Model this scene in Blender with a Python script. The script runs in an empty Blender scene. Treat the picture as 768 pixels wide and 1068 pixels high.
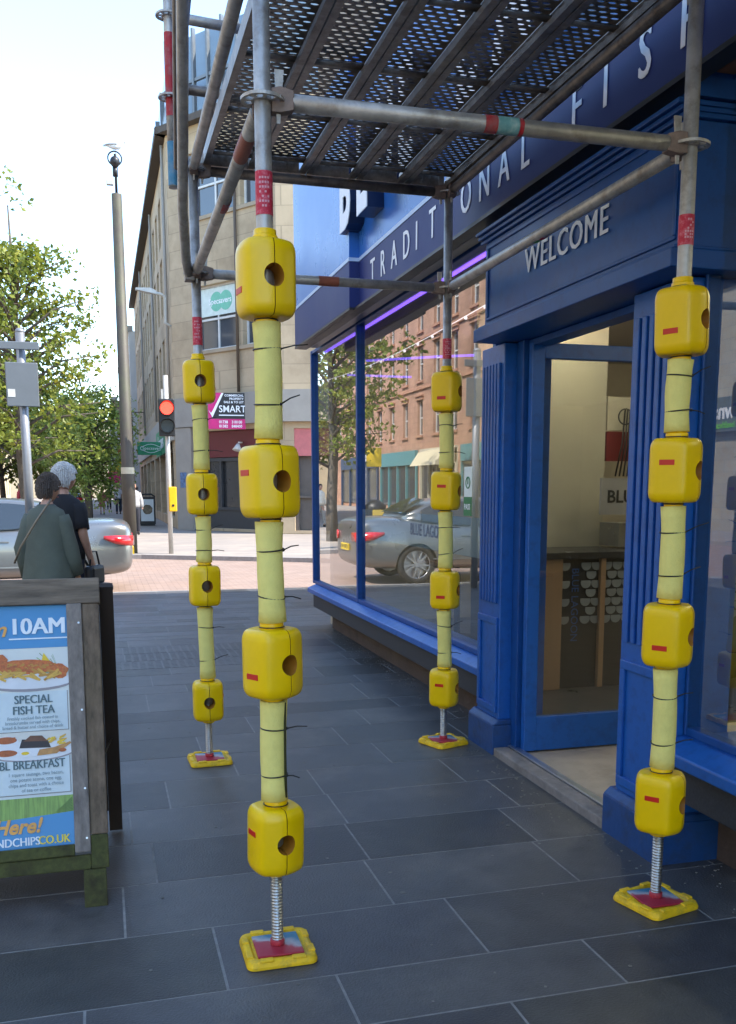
import bpy, bmesh, math, random
from mathutils import Vector, Matrix, noise
random.seed(7)
R = math.radians
C = bpy.context.scene.collection
S = bpy.context.scene
# ------------------------------------------------------------------ camera
cd = bpy.data.cameras.new('camera'); cam = bpy.data.objects.new('camera', cd); C.objects.link(cam)
cam.location = (0, 0, 1.5); cam.rotation_euler = (R(90 - 8.81), 0, R(-16.2))
cd.sensor_fit = 'VERTICAL'; cd.sensor_height = 36; cd.lens = 1000 / 1068 * 36
cd.shift_y = 131 / 1068; cd.shift_x = -16 / 1068
cd.clip_start = .05; cd.clip_end = 2000; S.camera = cam
# ------------------------------------------------------------------ sky and sun
SUN = Vector((.88, -.47, 0)).normalized(); EL = 49
w = bpy.data.worlds.new('World'); S.world = w; w.use_nodes = True
nt = w.node_tree; bg = nt.nodes['Background']; sky = nt.nodes.new('ShaderNodeTexSky')
sky.sky_type = 'NISHITA'; sky.sun_disc = False; sky.sun_elevation = R(EL)
sky.sun_rotation = math.atan2(SUN.x, SUN.y); sky.air_density = 1.0; sky.dust_density = .1; sky.ozone_density = 3.5
nt.links.new(sky.outputs[0], bg.inputs[0]); bg.inputs[1].default_value = .15
sl = bpy.data.lights.new('sun', 'SUN'); sl.energy = 2.0; sl.angle = R(.5); sl.color = (1, .97, .94)
so = bpy.data.objects.new('sun', sl); C.objects.link(so)
sd = Vector((SUN.x * math.cos(R(EL)), SUN.y * math.cos(R(EL)), math.sin(R(EL))))
so.rotation_euler = sd.to_track_quat('Z', 'Y').to_euler(); so.location = (10, -10, 30)
vs = S.view_settings; vs.view_transform = 'Standard'; vs.look = 'None'; vs.gamma = 1; vs.exposure = 2.3
vs.use_white_balance = True; vs.white_balance_temperature = 7150; vs.white_balance_tint = 8
S.render.engine = 'CYCLES'
S.cycles.max_bounces = 8; S.cycles.transparent_max_bounces = 24; S.cycles.glossy_bounces = 5
S.cycles.caustics_reflective = False; S.cycles.caustics_refractive = False

# ------------------------------------------------------------------ materials
def lin(h):
    h = h.lstrip('#'); v = [int(h[i:i + 2], 16) / 255 for i in (0, 2, 4)]
    return tuple((c / 12.92 if c <= .04045 else ((c + .055) / 1.055) ** 2.4) for c in v) + (1,)
MC = {}
def mat(name, col, rough=.6, metal=0, var=.12, scale=6, bump=0, bscale=40, emit=0, spec=.5, coat=0, dirt=None, dscale=1.5, damt=.5, attr=None, stretch=(1, 1, 1), alpha=1):
    if name in MC: return MC[name]
    if isinstance(col, str): col = lin(col)
    m = bpy.data.materials.new(name); m.use_nodes = True; t = m.node_tree; N = t.nodes; L = t.links
    b = N['Principled BSDF']; b.inputs['Roughness'].default_value = rough; b.inputs['Metallic'].default_value = metal
    b.inputs['Specular IOR Level'].default_value = spec; b.inputs['Coat Weight'].default_value = coat
    tc = N.new('ShaderNodeTexCoord'); mp = N.new('ShaderNodeMapping'); mp.inputs['Scale'].default_value = stretch
    L.new(tc.outputs['Object'], mp.inputs[0])
    n = N.new('ShaderNodeTexNoise'); n.inputs['Scale'].default_value = scale; n.inputs['Detail'].default_value = 8; n.inputs['Roughness'].default_value = .65
    L.new(mp.outputs[0], n.inputs['Vector'])
    r = N.new('ShaderNodeValToRGB'); r.color_ramp.elements[0].position = .28; r.color_ramp.elements[1].position = .72
    r.color_ramp.elements[0].color = tuple(c * (1 - var) for c in col[:3]) + (1,)
    r.color_ramp.elements[1].color = tuple(min(1, c * (1 + var)) for c in col[:3]) + (1,)
    L.new(n.outputs['Fac'], r.inputs[0]); out = r.outputs[0]
    if dirt is not None:
        if isinstance(dirt, str): dirt = lin(dirt)
        n2 = N.new('ShaderNodeTexNoise'); n2.inputs['Scale'].default_value = dscale; n2.inputs['Detail'].default_value = 10; n2.inputs['Roughness'].default_value = .7
        L.new(mp.outputs[0], n2.inputs['Vector'])
        r2 = N.new('ShaderNodeValToRGB'); r2.color_ramp.elements[0].position = .48; r2.color_ramp.elements[1].position = .68
        r2.color_ramp.elements[1].color = (damt, damt, damt, 1)
        L.new(n2.outputs['Fac'], r2.inputs[0]); mx = N.new('ShaderNodeMix'); mx.data_type = 'RGBA'
        L.new(r2.outputs[0], mx.inputs[0]); L.new(out, mx.inputs[6]); mx.inputs[7].default_value = dirt; out = mx.outputs[2]
    if attr:
        a = N.new('ShaderNodeAttribute'); a.attribute_name = attr
        mx = N.new('ShaderNodeMix'); mx.data_type = 'RGBA'; mx.blend_type = 'MULTIPLY'; mx.inputs[0].default_value = 1
        L.new(out, mx.inputs[6]); L.new(a.outputs['Color'], mx.inputs[7]); out = mx.outputs[2]
    L.new(out, b.inputs['Base Color'])
    rr = N.new('ShaderNodeMapRange'); rr.inputs[3].default_value = max(0, rough - .1 * (rough > .2)); rr.inputs[4].default_value = min(1, rough + .1 * (rough > .2))
    L.new(n.outputs['Fac'], rr.inputs[0]); L.new(rr.outputs[0], b.inputs['Roughness'])
    if bump:
        n3 = N.new('ShaderNodeTexNoise'); n3.inputs['Scale'].default_value = bscale; n3.inputs['Detail'].default_value = 6
        L.new(mp.outputs[0], n3.inputs['Vector']); bp = N.new('ShaderNodeBump'); bp.inputs['Strength'].default_value = bump; bp.inputs['Distance'].default_value = .01
        L.new(n3.outputs['Fac'], bp.inputs['Height']); L.new(bp.outputs[0], b.inputs['Normal'])
    if emit:
        L.new(out, b.inputs['Emission Color']); b.inputs['Emission Strength'].default_value = emit
    MC[name] = m; return m
def glass(name, tint=(1, 1, 1, 1), ior=1.5, boost=1.0):
    m = bpy.data.materials.new(name); m.use_nodes = True; t = m.node_tree; N = t.nodes; L = t.links
    N.clear(); o = N.new('ShaderNodeOutputMaterial'); mx = N.new('ShaderNodeMixShader'); tr = N.new('ShaderNodeBsdfTransparent'); tr.inputs[0].default_value = tint
    g = N.new('ShaderNodeBsdfGlossy'); g.inputs['Roughness'].default_value = 0; f = N.new('ShaderNodeFresnel'); f.inputs['IOR'].default_value = ior
    geo = N.new('ShaderNodeNewGeometry'); 
    mu = N.new('ShaderNodeMath'); mu.operation = 'MULTIPLY'; mu.use_clamp = True; mu.inputs[1].default_value = boost
    inv = N.new('ShaderNodeMath'); inv.operation = 'SUBTRACT'; inv.inputs[0].default_value = 1; L.new(geo.outputs['Backfacing'], inv.inputs[1])
    m2 = N.new('ShaderNodeMath'); m2.operation = 'MULTIPLY'; L.new(inv.outputs[0], m2.inputs[1]); L.new(mu.outputs[0], m2.inputs[0])
    L.new(f.outputs[0], mu.inputs[0]); L.new(m2.outputs[0], mx.inputs[0]); L.new(tr.outputs[0], mx.inputs[1]); L.new(g.outputs[0], mx.inputs[2]); L.new(mx.outputs[0], o.inputs[0])
    return m

# ------------------------------------------------------------------ mesh helpers
class B:
    def __init__(s): s.bm = bmesh.new(); s.tone = None
    def quad(s, *p):
        f = s.bm.faces.new([s.bm.verts.new(q) for q in p]); return f
    def box(s, x0, x1, y0, y1, z0, z1, M=None):
        P = [Vector((x, y, z)) for z in (z0, z1) for x, y in ((x0, y0), (x1, y0), (x1, y1), (x0, y1))]
        if M is not None: P = [M @ p for p in P]
        v = [s.bm.verts.new(p) for p in P]
        fs = [s.bm.faces.new([v[i] for i in f]) for f in ((3, 2, 1, 0), (4, 5, 6, 7), (0, 1, 5, 4), (1, 2, 6, 5), (2, 3, 7, 6), (3, 0, 4, 7))]
        return fs
    def tube(s, pts, rad, n=12, cap=True, M=None, ry=None):
        pts = [Vector(p) for p in pts]
        if not isinstance(rad, (list, tuple)): rad = [rad] * len(pts)
        rings = []; up = None
        for i, p in enumerate(pts):
            d = (pts[min(i + 1, len(pts) - 1)] - pts[max(i - 1, 0)]).normalized()
            if up is None: up = Vector((0, 0, 1)) if abs(d.z) < .9 else Vector((1, 0, 0))
            a = d.cross(up).normalized(); b = a.cross(d).normalized(); up = b
            r = rad[i]; r2 = r if ry is None else ry[i]
            ring = []
            for k in range(n):
                t = 2 * math.pi * k / n; q = p + a * math.cos(t) * r + b * math.sin(t) * r2
                if M is not None: q = M @ q
                ring.append(s.bm.verts.new(q))
            rings.append(ring)
        for A, D in zip(rings, rings[1:]):
            for k in range(n): 
                f = s.bm.faces.new((A[k], A[(k + 1) % n], D[(k + 1) % n], D[k])); f.smooth = True
        if cap:
            s.bm.faces.new(rings[0][::-1]); s.bm.faces.new(rings[-1])
    def rings(s, rg, cap=True, smooth=True, closed=True):
        R_ = [[s.bm.verts.new(p) for p in r] for r in rg]; n = len(R_[0])
        for A, D in zip(R_, R_[1:]):
            for k in range(n if closed else n - 1):
                f = s.bm.faces.new((A[k], A[(k + 1) % n], D[(k + 1) % n], D[k])); f.smooth = smooth
        if cap: s.bm.faces.new(R_[0][::-1]); s.bm.faces.new(R_[-1])
    def prism(s, pts, vec, M=None):
        a = [Vector(p) for p in pts]; b = [p + Vector(vec) for p in a]
        if M is not None: a = [M @ p for p in a]; b = [M @ p for p in b]
        s.rings([a, b], smooth=False)
    def ball(s, c, r, n=12, sc=(1, 1, 1)):
        M = Matrix.Translation(c) @ Matrix.Diagonal((r * sc[0], r * sc[1], r * sc[2], 1))
        g = bmesh.ops.create_uvsphere(s.bm, u_segments=n, v_segments=max(6, n * 2 // 3), radius=1, matrix=M)
        for v in g['verts']:
            for f in v.link_faces: f.smooth = True
    def torus(s, c, axis, Rr, r, n=16, m=6, arc=1.0, rx=None):
        axis = Vector(axis).normalized(); a = axis.orthogonal().normalized(); b = axis.cross(a)
        pts = [Vector(c) + (a * math.cos(2 * math.pi * k / n * arc) + b * math.sin(2 * math.pi * k / n * arc)) * Rr for k in range(n + 1)]
        s.tube(pts, r, m, cap=False)
    def obj(s, name, m, parent=None, bevel=0, seg=2, fix=True):
        if fix: bmesh.ops.recalc_face_normals(s.bm, faces=s.bm.faces)
        off = Vector((0, 0, 0)); p = parent
        while p is not None: off += p.location; p = p.parent
        if parent is not None: bmesh.ops.translate(s.bm, verts=s.bm.verts, vec=-off)
        me = bpy.data.meshes.new(name); s.bm.to_mesh(me); s.bm.free()
        for mm in (m if isinstance(m, (list, tuple)) else [m]): me.materials.append(mm)
        o = bpy.data.objects.new(name, me); C.objects.link(o); o.parent = parent
        if bevel:
            md = o.modifiers.new('bevel', 'BEVEL'); md.width = bevel; md.segments = seg; md.limit_method = 'ANGLE'; md.angle_limit = R(40)
        return o
def tag(o, label, cat, group=None):
    o['label'] = label; o['category'] = cat
    if group: o['group'] = group
    return o
def thing(name, label, cat, loc=(0, 0, 0), group=None):
    o = bpy.data.objects.new(name, None); C.objects.link(o); o.location = loc; o.empty_display_size = .1
    return tag(o, label, cat, group)
def struct(o, kind='structure'): o['kind'] = kind; return o
def copy_tree(o, parent=None):
    c = o.copy(); C.objects.link(c); c.parent = parent
    for ch in list(o.children): copy_tree(ch, c)
    return c
def basis(o, x, y):       # matrix with local x,y axes
    x = Vector(x).normalized(); y = Vector(y).normalized(); z = x.cross(y)
    M = Matrix((x, y, z)).transposed().to_4x4(); M.translation = Vector(o); return M
def text(s, h, m, parent, M, name='lettering', ext=.002, bold=0, sx=1, align='LEFT', spacing=1, shear=0, dbl=0):
    cu = bpy.data.curves.new(name, 'FONT'); cu.body = s; cu.size = 1; cu.extrude = 0; cu.offset = bold; cu.align_x = align; cu.space_character = spacing; cu.shear = shear; cu.resolution_u = 3
    tmp = bpy.data.objects.new('tmp', cu); C.objects.link(tmp)
    dg = bpy.context.evaluated_depsgraph_get(); me = bpy.data.meshes.new_from_object(tmp.evaluated_get(dg))
    bpy.data.objects.remove(tmp); bpy.data.curves.remove(cu)
    k = h / .69
    for p in me.polygons: p.use_smooth = False
    b = B(); b.bm.from_mesh(me); bpy.data.meshes.remove(me)
    if dbl:
        g0 = b.bm.faces[:]
        for q, dx in enumerate((-dbl, dbl)):
            r = bmesh.ops.duplicate(b.bm, geom=g0)
            bmesh.ops.translate(b.bm, verts=[e for e in r['geom'] if isinstance(e, bmesh.types.BMVert)], vec=(dx, 0, (q + 1) * .0035))
    if ext:
        r = bmesh.ops.extrude_face_region(b.bm, geom=b.bm.faces[:])
        vs_ = [e for e in r['geom'] if isinstance(e, bmesh.types.BMVert)]
        bmesh.ops.translate(b.bm, verts=vs_, vec=(0, 0, ext / k))
    bmesh.ops.transform(b.bm, matrix=M @ Matrix.Diagonal((k * sx, k, k, 1)), verts=b.bm.verts)
    return b.obj(name, m, parent)
def facade(b, P0, d, rects, U, V, depth, n=None, z0=0, back=True):
    """wall sheet with recessed openings; d horizontal unit dir, outward normal n"""
    d = Vector(d).normalized(); n = Vector(n).normalized(); P0 = Vector(P0)
    us = sorted({0, U} | {r[0] for r in rects} | {r[1] for r in rects}); vs_ = sorted({0, V} | {r[2] for r in rects} | {r[3] for r in rects})
    P = lambda u, v, w=0: P0 + d * u + Vector((0, 0, v)) - n * w
    for a, c in zip(us, us[1:]):
        for e, f in zip(vs_, vs_[1:]):
            cu, cv = (a + c) / 2, (e + f) / 2
            if any(r[0] < cu < r[1] and r[2] < cv < r[3] for r in rects): continue
            b.quad(P(a, e), P(c, e), P(c, f), P(a, f))
    for r in rects:
        u0, u1, v0, v1 = r
        b.quad(P(u0, v0), P(u1, v0), P(u1, v0, depth), P(u0, v0, depth)); b.quad(P(u0, v1), P(u1, v1), P(u1, v1, depth), P(u0, v1, depth))
        b.quad(P(u0, v0), P(u0, v1), P(u0, v1, depth), P(u0, v0, depth)); b.quad(P(u1, v0), P(u1, v1), P(u1, v1, depth), P(u1, v0, depth))

# palette
steel = mat('galvanised_steel', (.47, .45, .42, 1), .5, .6, .3, 9, .12, 60, dirt='#77695c', dscale=14, damt=.6)
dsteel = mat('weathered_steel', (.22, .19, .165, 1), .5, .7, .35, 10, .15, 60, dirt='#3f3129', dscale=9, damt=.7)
rust = mat('rusty_wedge', '#8a776c', .7, .3, .3, 30, .2)
jackm = mat('jack_thread', (.5, .5, .48, 1), .35, .9, .2, 30)
yel = mat('yellow_plastic', (.95, .60, .003, 1), .36, 0, .03, 14, .02, 30, spec=.45, dirt='#c79c1c', dscale=5, damt=.14)
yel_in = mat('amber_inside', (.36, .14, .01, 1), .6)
yelpad = mat('scuffed_yellow_pad', (.92, .55, .012, 1), .6, 0, .1, 25, .15, 60, dirt='#8a7440', dscale=16, damt=.6)
foam = mat('pale_yellow_foam', (.88, .78, .25, 1), .9, 0, .04, 25, .3, 220, spec=.15, dirt='#bdb45e', dscale=6, damt=.22)
blackp = mat('black_plastic', (.012, .012, .013, 1), .45)
redst = mat('pink_red_tape', '#c9213f', .55, 0, .15, 60, dirt='#d98a98', dscale=60, damt=.8)
redrf = mat('red_reflector', (.62, .02, .01, 1), .35)
redp = mat('red_paint', '#b01c28', .55, 0, .2, 20, dirt='#8a8580', dscale=18)
bluep = mat('blue_paint', '#3d7f9c', .55, 0, .2, 20, dirt='#9a9a98', dscale=18)
tealp = mat('teal_paint', '#6aa3a5', .6, 0, .2, 30, dirt='#c9ccc4', dscale=30)
greenp = mat('green_tape', '#3f8a4e', .6, 0, .2, 30)
shopblue = mat('navy_gloss_paint', (.004, .068, .27, 1), .4, 0, .1, 3, .05, 12, spec=.3, dirt='#152848', dscale=14, damt=.35)
shopblue2 = mat('bright_blue_paint', (.004, .105, .42, 1), .38, 0, .08, 4, .03, 14, dirt='#16305c', dscale=16, damt=.4)
fasblue = mat('fascia_blue_panel', (.03, .16, .52, 1), .28, 0, .03, 1, spec=.25, coat=.03)
fasgrey = mat('fascia_lower_band', (.022, .036, .15, 1), .5, 0, .05, 1, spec=.22)
fasline = mat('fascia_pale_line', (.45, .58, .78, 1), .4)
white = mat('white_lettering', (.88, .89, .92, 1), .45, 0, .04)
boardg = mat('dark_speckled_board', (.028, .030, .036, 1), .55, 0, .5, 90, .1, 80)
plinthm = mat('brown_stone_plinth', (.085, .06, .05, 1), .9, 0, .35, 5, .5, 30, dirt='#5b5047', dscale=4, damt=.7)
pavm = mat('dark_basalt_slabs', (.080, .079, .080, 1), .42, 0, .22, 9, .3, 120, spec=.45, dirt='#77736e', dscale=2.1, damt=.42, attr='tone')
jointm = mat('sandy_joint', '#8c8a86', .95, 0, .3, 20)
glassm = glass('shop_glass', (.93, .96, .95, 1), 1.55, 2.5)
glassw = glass('window_glass', (.85, .9, .9, 1), 1.5, 1.8)

# ------------------------------------------------------------------ GROUND
road = mat('pink_block_road', (.33, .235, .19, 1), .9, 0, .12, 2.5, .3, 30, dirt='#a98b78', dscale=.7, damt=.5)
t = road.node_tree; bk = t.nodes.new('ShaderNodeTexBrick'); tc = t.nodes.new('ShaderNodeTexCoord'); t.links.new(tc.outputs['Object'], bk.inputs['Vector'])
bk.inputs['Scale'].default_value = 1; bk.inputs['Brick Width'].default_value = .2; bk.inputs['Row Height'].default_value = .1; bk.inputs['Mortar Size'].default_value = .006
bk.inputs['Color1'].default_value = (1, 1, 1, 1); bk.inputs['Color2'].default_value = (.82, .8, .78, 1); bk.inputs['Mortar'].default_value = (.55, .52, .5, 1)
mx = t.nodes.new('ShaderNodeMix'); mx.data_type = 'RGBA'; mx.blend_type = 'MULTIPLY'; mx.inputs[0].default_value = 1
bs = t.nodes['Principled BSDF']; src = bs.inputs['Base Color'].links[0].from_socket
t.links.new(src, mx.inputs[6]); t.links.new(bk.outputs[0], mx.inputs[7]); t.links.new(mx.outputs[2], bs.inputs['Base Color'])
b = B(); b.quad((-400, -300, -.10), (400, -300, -.10), (400, 700, -.10), (-400, 700, -.10)); struct(b.obj('road', road))
# near pavement bed (joint colour) with kerb drop, corner rounded at the left
edge = [(-9, -14), (-9, 11.0), (-8.6, 12.6), (-7.6, 13.8), (-5.5, 14.45), (-3, 14.6), (.6, 14.6), (1.6, 14.55), (3.2, 14.45), (6, 14.2), (22, 13.6), (22, -14)]
b = B(); b.prism([(x, y, -.12) for x, y in edge], (0, 0, .1190)); struct(b.obj('pavement_bed', jointm))
# slabs
def inside(x, y): 
    if x < -9 or x > 2.45 and y < 10.3: return x <= 2.75 and x > -9
    top = 14.6 - max(0, (-x - 5.5)) * .9 - max(0, x - 1.6) * .06
    return y < top
b = B(); cl = b.bm.loops.layers.color.new('tone')
y = -3.05; rnd = random.Random(11)
rows = []
while y < 14.5:
    h = rnd.choice((.44, .44, .6, .3)) if y < 7.2 else rnd.choice((.3, .22, .44))
    if 7.9 < y < 9.4: h = .4
    h = min(h, 14.56 - y); rows.append((y, h)); y += h
for y, h in rows:
    if h < .06: continue
    x = -8.9 + rnd.random() * .7; xe = 2.74 if y < 10.2 else 9
    while x < xe:
        L_ = rnd.choice((.6, .75, .85, .95)) if y < 8 or y > 9.4 else .4
        x1 = min(x + L_, xe + .0)
        if y + h > 14.6 - max(0, (-x - 5.2)) * .5 - .02: x = x1; continue
        g = .0042; dz = rnd.uniform(-.0003, .0006)
        tactile = 8.0 < y < 9.3 and -.2 < x < 1.6
        fs = b.box(x + g, x1 - g, y + g, y + h - g, -.02, dz)
        tn = rnd.uniform(.78, 1.18); tn2 = tn * rnd.uniform(.97, 1.03)
        if tactile: tn = 1.12; tn2 = 1.12
        for f in fs:
            for l in f.loops: l[cl] = (tn, tn, tn2, 1)
        if tactile:
            nx = int((x1 - x) / .066); ny = int(h / .066)
            for i in range(nx):
                for j in range(ny):
                    cx, cy = x + (i + .5) * (x1 - x) / nx, y + (j + .5) * h / ny
                    for f in b.box(cx - .022, cx + .022, cy - .022, cy + .022, 0, .0016):
                        for l in f.loops: l[cl] = (1.5, 1.5, 1.52, 1)
        x = x1
struct(b.obj('pavement', pavm))
# near kerb line (flush granite)
kerbm = mat('granite_kerb', (.30, .27, .25, 1), .85, 0, .2, 12, .3)
b = B()
ek = edge[1:-1]
for (x0, y0), (x1, y1) in zip(ek, ek[1:]):
    d = Vector((x1 - x0, y1 - y0, 0)); n = Vector((-d.y, d.x, 0)).normalized() * .13
    b.prism([(x0, y0, -.11), (x1, y1, -.11), (x1 + n.x, y1 + n.y, -.11), (x0 + n.x, y0 + n.y, -.11)], (0, 0, .085))
struct(b.obj('kerb', kerbm))
# far pavement / pedestrian street
fpav = mat('far_paving', (.28, .24, .21, 1), .9, 0, .12, 1.2, .2, 20, dirt='#b7a594', dscale=.5, damt=.5)
b = B(); b.prism([(-12.5, 24.5, -.12), (-2, 23.9, -.12), (.88, 23.0, -.12), (4.37, 20.9, -.12), (8, 17.6, -.12), (30, 17.4, -.12), (30, 170, -.12), (-12.5, 170, -.12)], (0, 0, .11)); struct(b.obj('far_pavement', fpav))
b = B()
fe = [(-12.5, 24.5), (-2, 23.9), (.88, 23.0), (4.37, 20.9), (8, 17.6)]
for (x0, y0), (x1, y1) in zip(fe, fe[1:]):
    d = Vector((x1 - x0, y1 - y0, 0)); n = Vector((-d.y, d.x, 0)).normalized() * -.14
    b.prism([(x0, y0, -.11), (x1, y1, -.11), (x1 + n.x, y1 + n.y, -.11), (x0 + n.x, y0 + n.y, -.11)], (0, 0, .108))
struct(b.obj('far_kerb', kerbm))
b = B(); b.prism([(-17, -60, -.12), (-12.6, -60, -.12), (-12.6, 170, -.12), (-17, 170, -.12)], (0, 0, .125)); struct(b.obj('opposite_pavement', fpav))
# litter specks on the paving
b = B()
for i in range(150):
    x, y = rnd.uniform(-.6, 2.3), rnd.uniform(2.2, 8)
    if x > 1.7 or rnd.random() < .45:
        r = rnd.uniform(.003, .008); a = rnd.random() * 6
        b.prism([(x + math.cos(a + k * 1.2566) * r * rnd.uniform(.6, 1.2), y + math.sin(a + k * 1.2566) * r, .0015) for k in range(5)], (0, 0, .0015))
for i in range(14):
    x, y = rnd.uniform(-.8, 2.0), rnd.uniform(2.0, 9); r = rnd.uniform(.005, .012); ox = rnd.random()
    b.prism([(x + math.cos(k * .785) * r * rnd.uniform(.8, 1.15), y + math.sin(k * .785) * r * rnd.uniform(.8, 1.1), .0008) for k in range(8)], (0, 0, .0012))
for i in range(500):
    y = rnd.uniform(2.2, 10); x = (2.33 if y < 3.2 or y > 5.4 else 2.05) - abs(rnd.gauss(0, .09)); r = rnd.uniform(.002, .006)
    b.prism([(x + math.cos(k * 1.57 + i) * r, y + math.sin(k * 1.57 + i) * r, .001) for k in range(4)], (0, 0, r * .6))
struct(b.obj('grit', mat('pale_grit', '#7c7a74', .9, 0, .5, 3)), 'stuff')

# ------------------------------------------------------------------ SHOP BUILDING
stone = mat('cream_render', (.50, .42, .31, 1), .9, 0, .1, 1.5, .2, 14)
shop = thing('chip_shop', 'blue painted fish and chip shop with large plate windows and an open glazed door', 'shop', (2.2, 4.4, 0))
b = B()
b.box(2.34, 16, -14, 10.48, 2.992, 9.1)
b.box(2.42, 8.2, 10.3, 10.46, 0.0, 3.0); b.box(2.36, 8.2, -6.2, -6, 0.0, 3.0)
b.obj('wall', stone, shop)
ifl = mat('beige_floor_tiles', (.42, .36, .29, 1), .5, 0, .12, 4, dirt='#8a7a68', dscale=5)
b = B(); b.box(2.44, 8.2, -6, 3.66, -.05, .028); b.box(2.24, 8.2, 3.66, 5.1, -.05, .03); b.obj('floor', ifl, shop)
b = B(); b.box(2.4, 8.2, 5.1, 10.3, -.05, .032); b.obj('floor', mat('dark_floor_tiles', (.05, .05, .052, 1), .3, 0, .1, 3), shop)
b = B(); b.box(8.2, 8.4, -6, 10.3, 0, 3); b.obj('back_wall', mat('beige_interior_wall', (.42, .36, .24, 1), .8, 0, .05), shop)
b = B(); b.box(2.36, 8.2, -6, 10.3, 2.94, 2.99); b.obj('ceiling', mat('interior_ceiling', (.50, .45, .35, 1), .8, 0, .03), shop)
lampm = mat('downlight_glow', (1, .9, .72, 1), .5, emit=25)
purple = mat('purple_led', (.16, .07, 1, 1), .5, emit=1.2)
for x, y in ((3.4, 6.4), (3.9, 8.6), (5.2, 7.5), (5.3, 5.2), (4.2, 4.2), (4.2, 2.2), (5.6, 1), (3.4, .2)):
    b = B(); b.tube([(x, y, 2.90), (x, y, 2.941)], .09, 16); b.obj('downlight', lampm, shop)
b = B(); b.box(2.31, 2.33, 5.3, 10.2, 2.912, 2.93); b.obj('light_strip', purple, shop)
b = B(); b.box(2.5, 3.2, 9.94, 9.96, 2.66, 2.68); b.tube([(2.5, 9.2, 2.72), (3.0, 8.6, 2.70), (3.7, 8.5, 2.74)], .012, 6); b.tube([(3.1, 6.2, 2.72), (3.5, 5.9, 2.74), (4.2, 6.0, 2.71), (5.0, 5.6, 2.74)], .010, 6); b.obj('light_strip', mat('soft_purple_led', (.2, .1, 1, 1), .5, emit=.45), shop)
# interior partition, counter with fish-scale front
part = mat('beige_partition', (.42, .38, .29, 1), .7, 0, .04)
b = B(); b.box(2.75, 3.85, 6.95, 7.0, 1.04, 2.94); b.obj('partition', part, shop)
cdark = mat('counter_dark', (.02, .022, .026, 1), .35); wood = mat('oak_trim', (.32, .19, .11, 1), .55, 0, .25, 3, stretch=(1, 1, .1))
ct = B(); ct.box(2.75, 6.4, 6.35, 7.0, 0.03, 1.0); ct = ct.obj('counter', cdark, shop)
b = B(); b.box(2.70, 6.45, 6.28, 7.02, 1.0, 1.045); b.obj('counter_top', mat('counter_top_dark', (.035, .036, .04, 1), .25), ct)
for x, w_ in ((3.02, .17), (3.50, .04), (4.3, .17), (5.1, .05)):
    b = B(); b.box(x, x + w_, 6.31, 6.349, .035, .998); b.obj('counter_post', wood, ct)
scm = mat('scale_tile_grey', (.22, .24, .26, 1), .5)
b = B()
for i in range(26):
    for j in range(7):
        cx = 2.80 + i * .085 + (j % 2) * .0425; cz = .95 - j * .066
        if 2.99 < cx < 3.22 or 3.25 < cx < 3.38 or 3.49 < cx < 3.56: continue
        b.prism([(cx + math.cos(a) * .041, 6.340, cz + math.sin(a) * .041) for a in [math.pi * .87 + math.pi * 1.26 * k / 10 for k in range(11)]], (0, .006, 0))
b.obj('scale_pattern', scm, ct)
text('BLUE LAGOON', .055, mat('blue_lettering', (.02, .09, .3, 1), .5), ct, basis((3.28, 6.339, .93), (0, 0, -1), (1, 0, 0)), ext=.003)
b = B(); b.box(3.58, 4.6, 6.5, 6.52, 1.31, 1.58); sg = b.obj('sign_panel', mat('pale_sign_panel', (.36, .34, .33, 1), .4), shop)
text('BLUE LAGOON', .09, blackp, sg, basis((3.63, 6.498, 1.40), (1, 0, 0), (0, 0, 1)), bold=.02)
b = B(); b.box(3.8, 5.4, 6.6, 6.9, 1.06, 1.24); b.obj('fryer_hood', mat('brushed_steel', (.4, .4, .4, 1), .3, .9), shop)
b = B(); b.box(3.87, 5.2, 6.96, 6.99, 1.72, 1.95); b.obj('menu_board', mat('menu_red', '#6a181c', .5, emit=.01), shop)
b = B(); b.box(3.87, 5.2, 6.96, 6.99, 1.96, 2.22); b.obj('menu_board', mat('menu_white', '#a89f8a', .5, emit=.02), shop)
b = B()
for i in range(5): b.tube([(3.99 + i * .022, 6.9, 2.12), (3.96 + i * .026, 6.88, 1.85), (3.90 + i * .035, 6.86, 1.6)], .007, 5)
b.torus((3.97, 6.86, 2.06), (0, 1, 0), .06, .006, 18, 5); b.obj('hanging_cables', blackp, shop)
# tables inside windows
def table(x, y):
    tb = thing('cafe_table', '', 'table', (x, y, .03))
    b = B(); b.box(x - .32, x + .32, y - .32, y + .32, .76, .79); b.obj('tabletop', wood, tb, .004)
    b = B(); b.tube([(x, y, .04), (x, y, .76)], .03); b.tube([(x, y, .03), (x, y, .05)], .2, 20); b.obj('leg', blackp, tb)
    return tb
tb = table(3.35, 8.9); tb['label'] = 'small square cafe table behind the left shop window, nearest the far corner'
tb = table(3.35, 1.9); tb['label'] = 'small wooden cafe table inside the right hand shop window'
# plinths, boards, sills
for y0, y1, zs in ((5.28, 10.32, .44), (-6, 3.24, .50)):
    b = B(); b.box(2.36, 2.55, y0, y1 - (.2 if y1 > 9 else 0), -.02, zs - .2); b.obj('plinth', plinthm, shop, .006)
    b = B(); b.box(2.19 if y0 > 0 else 2.14, 2.42, y0, y1 - .02, zs - .22, zs - .06); b.obj('board', boardg, shop, .004)
    b = B(); xs0 = 2.13 if y0 > 0 else 2.07; b.prism([(xs0, y0, zs - .058), (2.44, y0, zs - .058), (2.44, y0, zs + .03), (xs0 + .1, y0, zs + .03), (xs0, y0, zs - .01)], (0, y1 - y0, 0)); b.obj('sill', shopblue2, shop, .006)
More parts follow.
